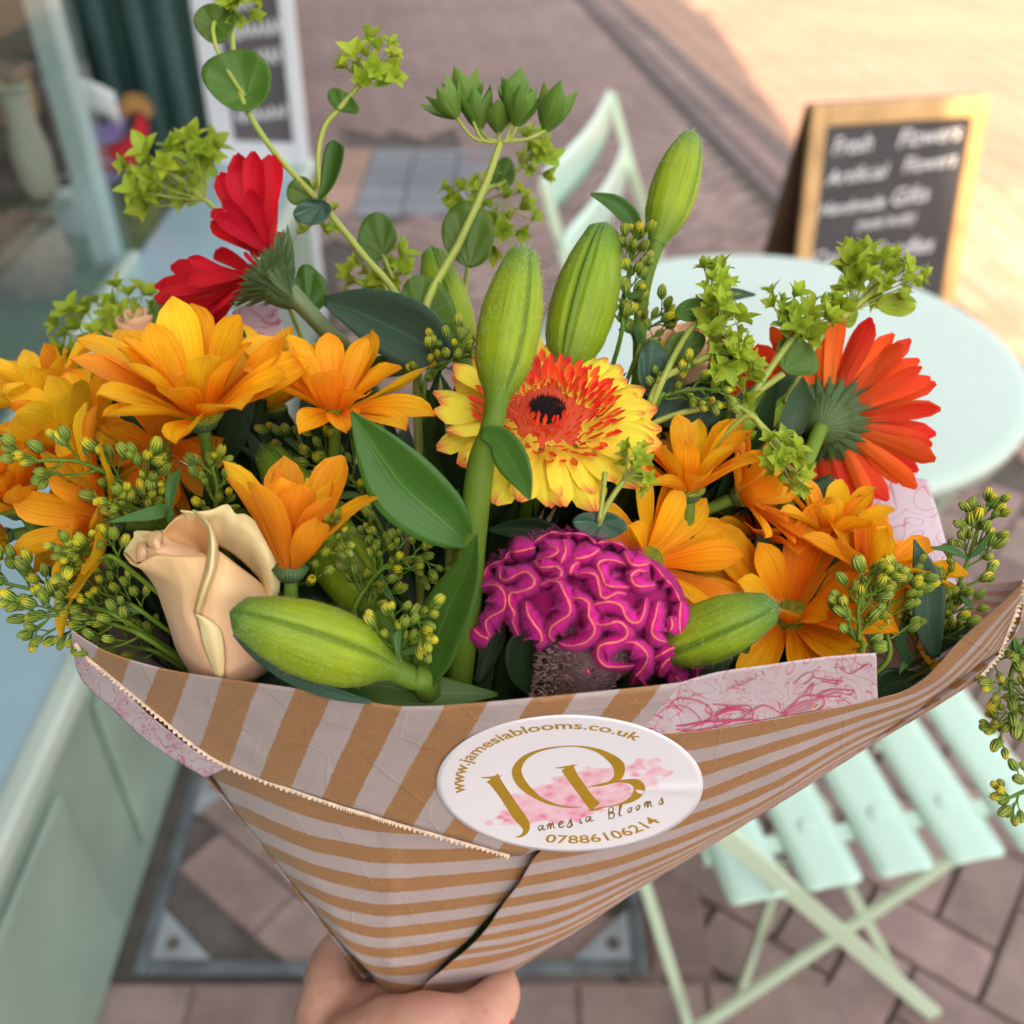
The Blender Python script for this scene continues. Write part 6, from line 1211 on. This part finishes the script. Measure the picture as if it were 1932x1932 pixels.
lt_ = [[(134, 1190, .326), (150, 1200, .326), (180, 1222, .326)], [(150, 1275, .330), (185, 1290, .327), (235, 1305, .324)], [(215, 1340, .330), (270, 1360, .326), (320, 1380, .322)], [(280, 1400, .330), (340, 1425, .325), (390, 1430, .320)], [(385, 1467, .326), (415, 1455, .322), (442, 1440, .318)]]
def fT3(u, v): p_ = cr([cr(r, u) for r in lt_], v); return C(p_[0], p_[1], Df(p_[0], p_[1]) + .0012), (p_[0] / 42 + 7, p_[1] / 42)
a_, b_, u_ = grid(fT3, 10, 30); thick(mk('left_sheet', a_, b_, M_TI, ti, u_), .0002)
wt = [[(440, 585, .41), (480, 570, .41), (525, 575, .41)], [(430, 640, .40), (480, 640, .40), (540, 640, .40)], [(430, 720, .40), (490, 720, .40), (560, 720, .40)]]
def fT4(u, v): p_ = cr([cr(r, u) for r in wt], v); return C(*p_), (p_[0] / 160 + 7.7, p_[1] / 160)
a_, b_, u_ = grid(fT4, 10, 10); thick(mk('top_sheet', a_, b_, M_TI, ti, u_), .0002)
# ---- the round sticker
SC = (1075, 1478); SRx, SRy, SUx, SUy = 240, -37, -75, -124
def spx(a, b): return SC[0] + a * SRx + b * SUx, SC[1] + a * SRy + b * SUy
def spt(a, b, lift=0.0):
    x, y = spx(a, b); w_ = .0016 * math.exp(-((a - .80) / .25) ** 2 - ((b + .32 + .25 * (a - .8)) / .05) ** 2)
    return C(x, y, Df(x, y) - .0023 - lift - w_)
m, nt, p, o_ = newmat('sticker_print'); uvn = nd(nt, 'TexCoord').outputs['UV']; sx = nd(nt, 'SeparateXYZ', {0: uvn})
da = math_(nt, 'MULTIPLY', math_(nt, 'SUBTRACT', sx.outputs[0], .02), 1.35); db = math_(nt, 'MULTIPLY', math_(nt, 'ADD', math_(nt, 'SUBTRACT', sx.outputs[1], math_(nt, 'MULTIPLY', sx.outputs[0], .25)), .17), 3.1)
rr = math_(nt, 'ADD', math_(nt, 'MULTIPLY', da, da), math_(nt, 'MULTIPLY', db, db)); nzz = nd(nt, 'TexNoise', {'Vector': uvn, 'Scale': 3.2, 'Detail': 3.0})
msk = math_(nt, 'ADD', rr, math_(nt, 'MULTIPLY_ADD', nzz.outputs[0], 2.6, -1.3))
vo = nd(nt, 'TexVoronoi', {'Vector': uvn, 'Scale': 11.0}); vo2 = nd(nt, 'TexVoronoi', {'Vector': uvn, 'Scale': 19.0})
pk = ramp(nt, vo.outputs['Distance'], [(0, (.72, .10, .25)), (.3, (.80, .28, .42)), (.75, (.84, .50, .60))]); pk = mix(nt, ramp(nt, nd(nt, 'TexNoise', {'Vector': uvn, 'Scale': 5.0, 'Detail': 2.0}).outputs[0], [(.4, (0, 0, 0)), (.65, (1, 1, 1))]), pk, (.84, .60, .66))
f = ramp(nt, math_(nt, 'ADD', msk, math_(nt, 'MULTIPLY_ADD', vo.outputs['Distance'], .5, -.2)), [(.75, (.95, .95, .95)), (.95, (0, 0, 0))])
nt.links.new(mix(nt, f, (.80, .77, .82), pk), p.inputs['Base Color']); p.inputs['Roughness'].default_value = .38; p.inputs['Coat Weight'].default_value = .15; M_STK = m
NR, NT_ = 22, 96; vs, uv, fs = [spt(0, 0)], [(0, 0)], []
for j in range(1, NR + 1):
    for k in range(NT_):
        a = j / NR * math.cos(6.28318 * k / NT_); b = j / NR * math.sin(6.28318 * k / NT_); vs.append(spt(a, b)); uv.append((a, b))
for k in range(NT_): fs.append((0, 1 + k, 1 + (k + 1) % NT_))
for j in range(NR - 1):
    for k in range(NT_): a = 1 + j * NT_; fs.append((a + k, a + NT_ + k, a + NT_ + (k + 1) % NT_, a + (k + 1) % NT_))
stk = mk('sticker', vs, fs, M_STK, pw, uv); stk['label'] = 'round white sticker with gold monogram and pink flowers'; thick(stk, .00015, 1)
M_GOLD = plain('gold_ink', (.40, .23, .012), .45, .15, 60); M_GOLD2 = plain('dark_gold_ink', (.20, .12, .01), .5, .1)
def onst(name, v2, f2, mat, lift=.00035):
    ivm = rootm(stk).inverted(); link(name, me_(name, [ivm @ spt(x, y, lift) for x, y in v2], f2, mat, None, False), stk)
def arct(txt, rad, size, a0, a1, lower=False, mat=M_GOLD, name='lettering'):
    a_, b_ = text_tris(txt, size, 0, .0028); mx = min(v.x for v in a_); Mx = max(v.x for v in a_); out = []
    for v in a_:
        t = (v.x - mx) / (Mx - mx)
        if not lower: th = a0 + (a1 - a0) * t; r_ = rad + v.y
        else: th = a0 + (a1 - a0) * t; r_ = rad - v.y
        out.append((r_ * math.cos(th), r_ * math.sin(th)))
    onst(name, out, b_, mat)
# angles measured in the sticker's own frame
arct('www.jamesiablooms.co.uk', .795, .148, R(173), R(34)); arct('07886106214', .875, .165, R(240), R(304), True)
def zs(P_):                                              # traced monogram: zoom pixels to sticker frame
    det = SRx * SUy - SUx * SRy; o = []
    for x, y in P_:
        X = (1600 + x / 1.756) / 1.9876 - SC[0]; Y = (2600 + y / 1.756) / 1.9876 - SC[1]; o.append(((X * SUy - SUx * Y) / det, (SRx * Y - X * SRy) / det))
    return o
def poly(P_, name='monogram', mat=M_GOLD):               # stroke in zoom pixels with per-point width
    pts = [(x, y) for x, y, w_ in P_]; v2, f2 = stroke2(pts, [w_ for *_, w_ in P_], 10 * len(P_)); onst(name, zs(v2), f2, mat)
poly([(357, 553, 4), (400, 556, 12), (450, 552, 14), (495, 543, 4)]); poly([(432, 556, 96), (450, 580, 80), (500, 650, 70), (560, 740, 72), (600, 800, 76), (640, 850, 66), (655, 890, 48), (640, 925, 26), (610, 943, 12), (580, 946, 4)])
poly([(1030, 745, 3), (960, 752, 8), (850, 735, 14), (740, 690, 30), (650, 620, 56), (605, 560, 66), (595, 500, 60), (640, 430, 34), (740, 378, 16), (880, 352, 9), (1000, 350, 10), (1120, 375, 26), (1210, 425, 54), (1262, 475, 76), (1265, 530, 66), (1230, 575, 30), (1150, 605, 10), (1050, 618, 3)])
poly([(848, 492, 4), (900, 488, 12), (950, 480, 12), (990, 471, 4)]); poly([(925, 487, 86), (960, 550, 74), (1010, 620, 70), (1060, 690, 70), (1110, 750, 82)]); poly([(1062, 775, 4), (1110, 766, 14), (1155, 758, 4)])
poly([(1080, 612, 4), (1200, 588, 10), (1310, 578, 22), (1380, 595, 60), (1400, 635, 76), (1360, 690, 44), (1280, 728, 14), (1180, 748, 7), (1120, 755, 4)])
def cur_(segs, ox, oy, s, sl=-.30, mat=M_GOLD2):
    v3, f3 = [], []
    for P_ in segs: stroke2([(ox + s * x, oy + s * (y + sl * x)) for x, y in P_], [s * .10, s * .27, s * .14], 5 * len(P_), v3, f3)
    onst('script_lettering', zs(v3), f3, mat)
LA = [(.7, -.6), (.3, -.75), (0, -.35), (.2, 0), (.6, -.3), (.72, -.7), (.72, -.15), (.95, 0), (1.2, -.15)]
LM = [(0, -.7), (.1, 0), (.15, -.4), (.4, -.75), (.5, 0), (.55, -.4), (.8, -.75), (.95, -.1), (1.2, 0)]; LE = [(.1, -.35), (.55, -.55), (.45, -.8), (.15, -.6), (.1, -.15), (.45, 0), (.8, -.2)]
LS = [(0, 0), (.45, -.8), (.5, -.4), (.6, -.1), (.3, .1), (0, 0)]; LI = [(0, -.6), (.1, 0), (.4, -.1)]; LO = [(.3, -.75), (0, -.4), (.2, 0), (.55, -.3), (.4, -.7), (.8, -.6)]; LBb = [(.1, -1.5), (.15, .05)]; LB2 = [(.1, -1.45), (.7, -1.5), (.6, -.9), (.2, -.75), (.8, -.7), (.75, -.05), (.0, .1)]; LL = [(0, -.2), (.5, -1.5), (.3, -1.5), (.15, -.1), (.5, -.05)]
ox = 735
for L_, s, dx, dy in ((LA, 42, 0, 903), (LM, 46, 58, 893), (LE, 48, 133, 885), (LS, 56, 188, 878), (LI, 46, 274, 855), (LA, 44, 312, 846)): cur_([L_], ox + dx, dy, s, -.12)
cur_([LBb], 1195, 820, 44, 0); cur_([LB2], 1195, 822, 46, 0)
for L_, s, dx, dy in ((LL, 48, 1262, 808), (LO, 42, 1325, 785), (LO, 42, 1378, 770), (LM, 48, 1432, 752), (LS, 46, 1528, 728)): cur_([L_], dx, dy, s, -.12)
for zx, zy, s in ((790, 553, 62), (968, 425, 28), (925, 600, 20), (540, 555, 40), (415, 652, 34), (1450, 545, 70), (830, 690, 60), (690, 740, 60), (965, 640, 24)):
    v3, f3 = [], []
    for k in range(5):
        a = k * 1.2566 + zx; P_ = [(zx, zy), (zx + s * .5 * math.cos(a), zy + s * .3 * math.sin(a)), (zx + s * math.cos(a), zy + s * .55 * math.sin(a))]; stroke2(P_, [s * .05, s * .5, s * .12], 8, v3, f3)
    onst('printed_flower', zs(v3), f3, M_INK2, .0002)
# ---- the hand that holds the bouquet
def limb(vs, fs, P_, rad, n=16):
    tubeverts([Vector(q) for q in P_], rad, n, 5 * (len(P_) - 1), vs, fs)
    for q, r_ in ((P_[0], rad[0]), (P_[-1], rad[-1])):
        c = Vector(q); k = len(vs); m_ = 8
        for j in range(m_ + 1):
            for i in range(n): a = math.pi * j / m_; b = 2 * math.pi * i / n; vs.append(c + Vector((math.sin(a) * math.cos(b), math.sin(a) * math.sin(b), math.cos(a))) * r_ * .998)
        for j in range(m_):
            for i in range(n): fs.append((k + j * n + i, k + j * n + (i + 1) % n, k + (j + 1) * n + (i + 1) % n, k + (j + 1) * n + i))
pe = root('person', Vector((-.02, .12, 1.1)), 'person seen only as a hand gripping the foot of the paper cone', 'person')
vs, fs = [], []
limb(vs, fs, [Vector((.10, -.32, .95)), Vector((.03, -.08, 1.03)), C(745, 2190, .405)], [.045, .036, .029], 20)
limb(vs, fs, [C(745, 2190, .405), C(742, 2070, .412), C(700, 1975, .418)], [.029, .034, .026], 20); limb(vs, fs, [C(760, 2120, .40), C(790, 2000, .400), C(800, 1945, .398)], [.026, .023, .0155], 18)
limb(vs, fs, [C(740, 2060, .41), C(655, 1985, .418), C(622, 1905, .425)], [.028, .021, .0150], 18)
limb(vs, fs, [C(655, 1960, .42), C(630, 1890, .424), C(622, 1835, .434), C(655, 1790, .452), C(760, 1800, .468), C(850, 1840, .464)], [.019, .0140, .0108, .0098, .0085, .0075], 16)      # index
limb(vs, fs, [C(690, 2040, .425), C(612, 1950, .434), C(606, 1900, .445), C(650, 1850, .464), C(770, 1850, .478), C(860, 1885, .470)], [.018, .0125, .0112, .0098, .0088, .0076], 16)
limb(vs, fs, [C(700, 2110, .43), C(622, 2030, .445), C(622, 1985, .455), C(670, 1930, .472), C(780, 1925, .480), C(850, 1950, .470)], [.017, .0118, .0108, .0095, .0084, .0072], 16)
limb(vs, fs, [C(720, 2170, .43), C(650, 2110, .45), C(660, 2060, .462), C(710, 2010, .474), C(790, 2000, .476)], [.015, .0105, .0095, .0084, .0068], 16)
limb(vs, fs, [C(690, 2000, .404), C(770, 2000, .397), C(865, 1995, .392)], [.022, .0215, .0185], 18)
limb(vs, fs, [C(735, 1975, .400), C(780, 1952, .394), C(840, 1950, .392)], [.020, .0150, .0150], 16)
limb(vs, fs, [C(790, 2080, .398), C(850, 1990, .392), C(905, 1925, .398), C(942, 1876, .412), C(925, 1845, .430), C(880, 1840, .444)], [.022, .0180, .0125, .0092, .0088, .0072], 16)   # thumb
iv = rootm(pe).inverted(); hand = link('arm', me_('arm', [iv @ v for v in vs], fs, None if False else plain('tmp', (1, 1, 1))), pe)
rm = hand.modifiers.new('remesh', 'REMESH'); rm.mode = 'VOXEL'; rm.voxel_size = .0013; rm.use_smooth_shade = True; sm = hand.modifiers.new('smooth', 'SMOOTH'); sm.factor = .7; sm.iterations = 26
m, nt, p, o_ = newmat('skin'); tc = nd(nt, 'TexCoord'); n1 = nd(nt, 'TexNoise', {'Vector': tc.outputs['Object'], 'Scale': 45.0, 'Detail': 4.0}); n2 = nd(nt, 'TexNoise', {'Vector': tc.outputs['Object'], 'Scale': 160.0, 'Detail': 5.0})
c = ramp(nt, n1.outputs[0], [(.3, (.50, .25, .18)), (.55, (.60, .34, .25)), (.75, (.66, .32, .27))]); spk = ramp(nt, nd(nt, 'TexVoronoi', {'Vector': tc.outputs['Object'], 'Scale': 140.0}).outputs[0], [(.10, (1, 1, 1)), (.2, (0, 0, 0))])
c = mix(nt, math_(nt, 'MULTIPLY', math_(nt, 'MULTIPLY', spk, .45), n2.outputs[0]), c, (.32, .14, .09)); nt.links.new(c, p.inputs['Base Color']); p.inputs['Roughness'].default_value = .48
p.inputs['Subsurface Weight'].default_value = .25; p.inputs['Subsurface Radius'].default_value = (.006, .002, .001); p.inputs['Subsurface Scale'].default_value = 1.0
nt.links.new(nd(nt, 'Bump', {'Height': n2.outputs[0], 'Strength': .6, 'Distance': .0012}).outputs[0], p.inputs['Normal']); hand.data.materials[0] = m
M_NAIL = plain('red_varnish', (.62, .02, .035), .2, .05, 5, coat=.6)
pn = C(925, 1945, .405); vs, fs = [], []
limb(vs, fs, [C(925, 1972, .397), C(941, 1926, .399)], [.0060, .0056], 14); o = mk('fingernail', vs, fs, M_NAIL, pe); o['label'] = 'red varnished fingernail'
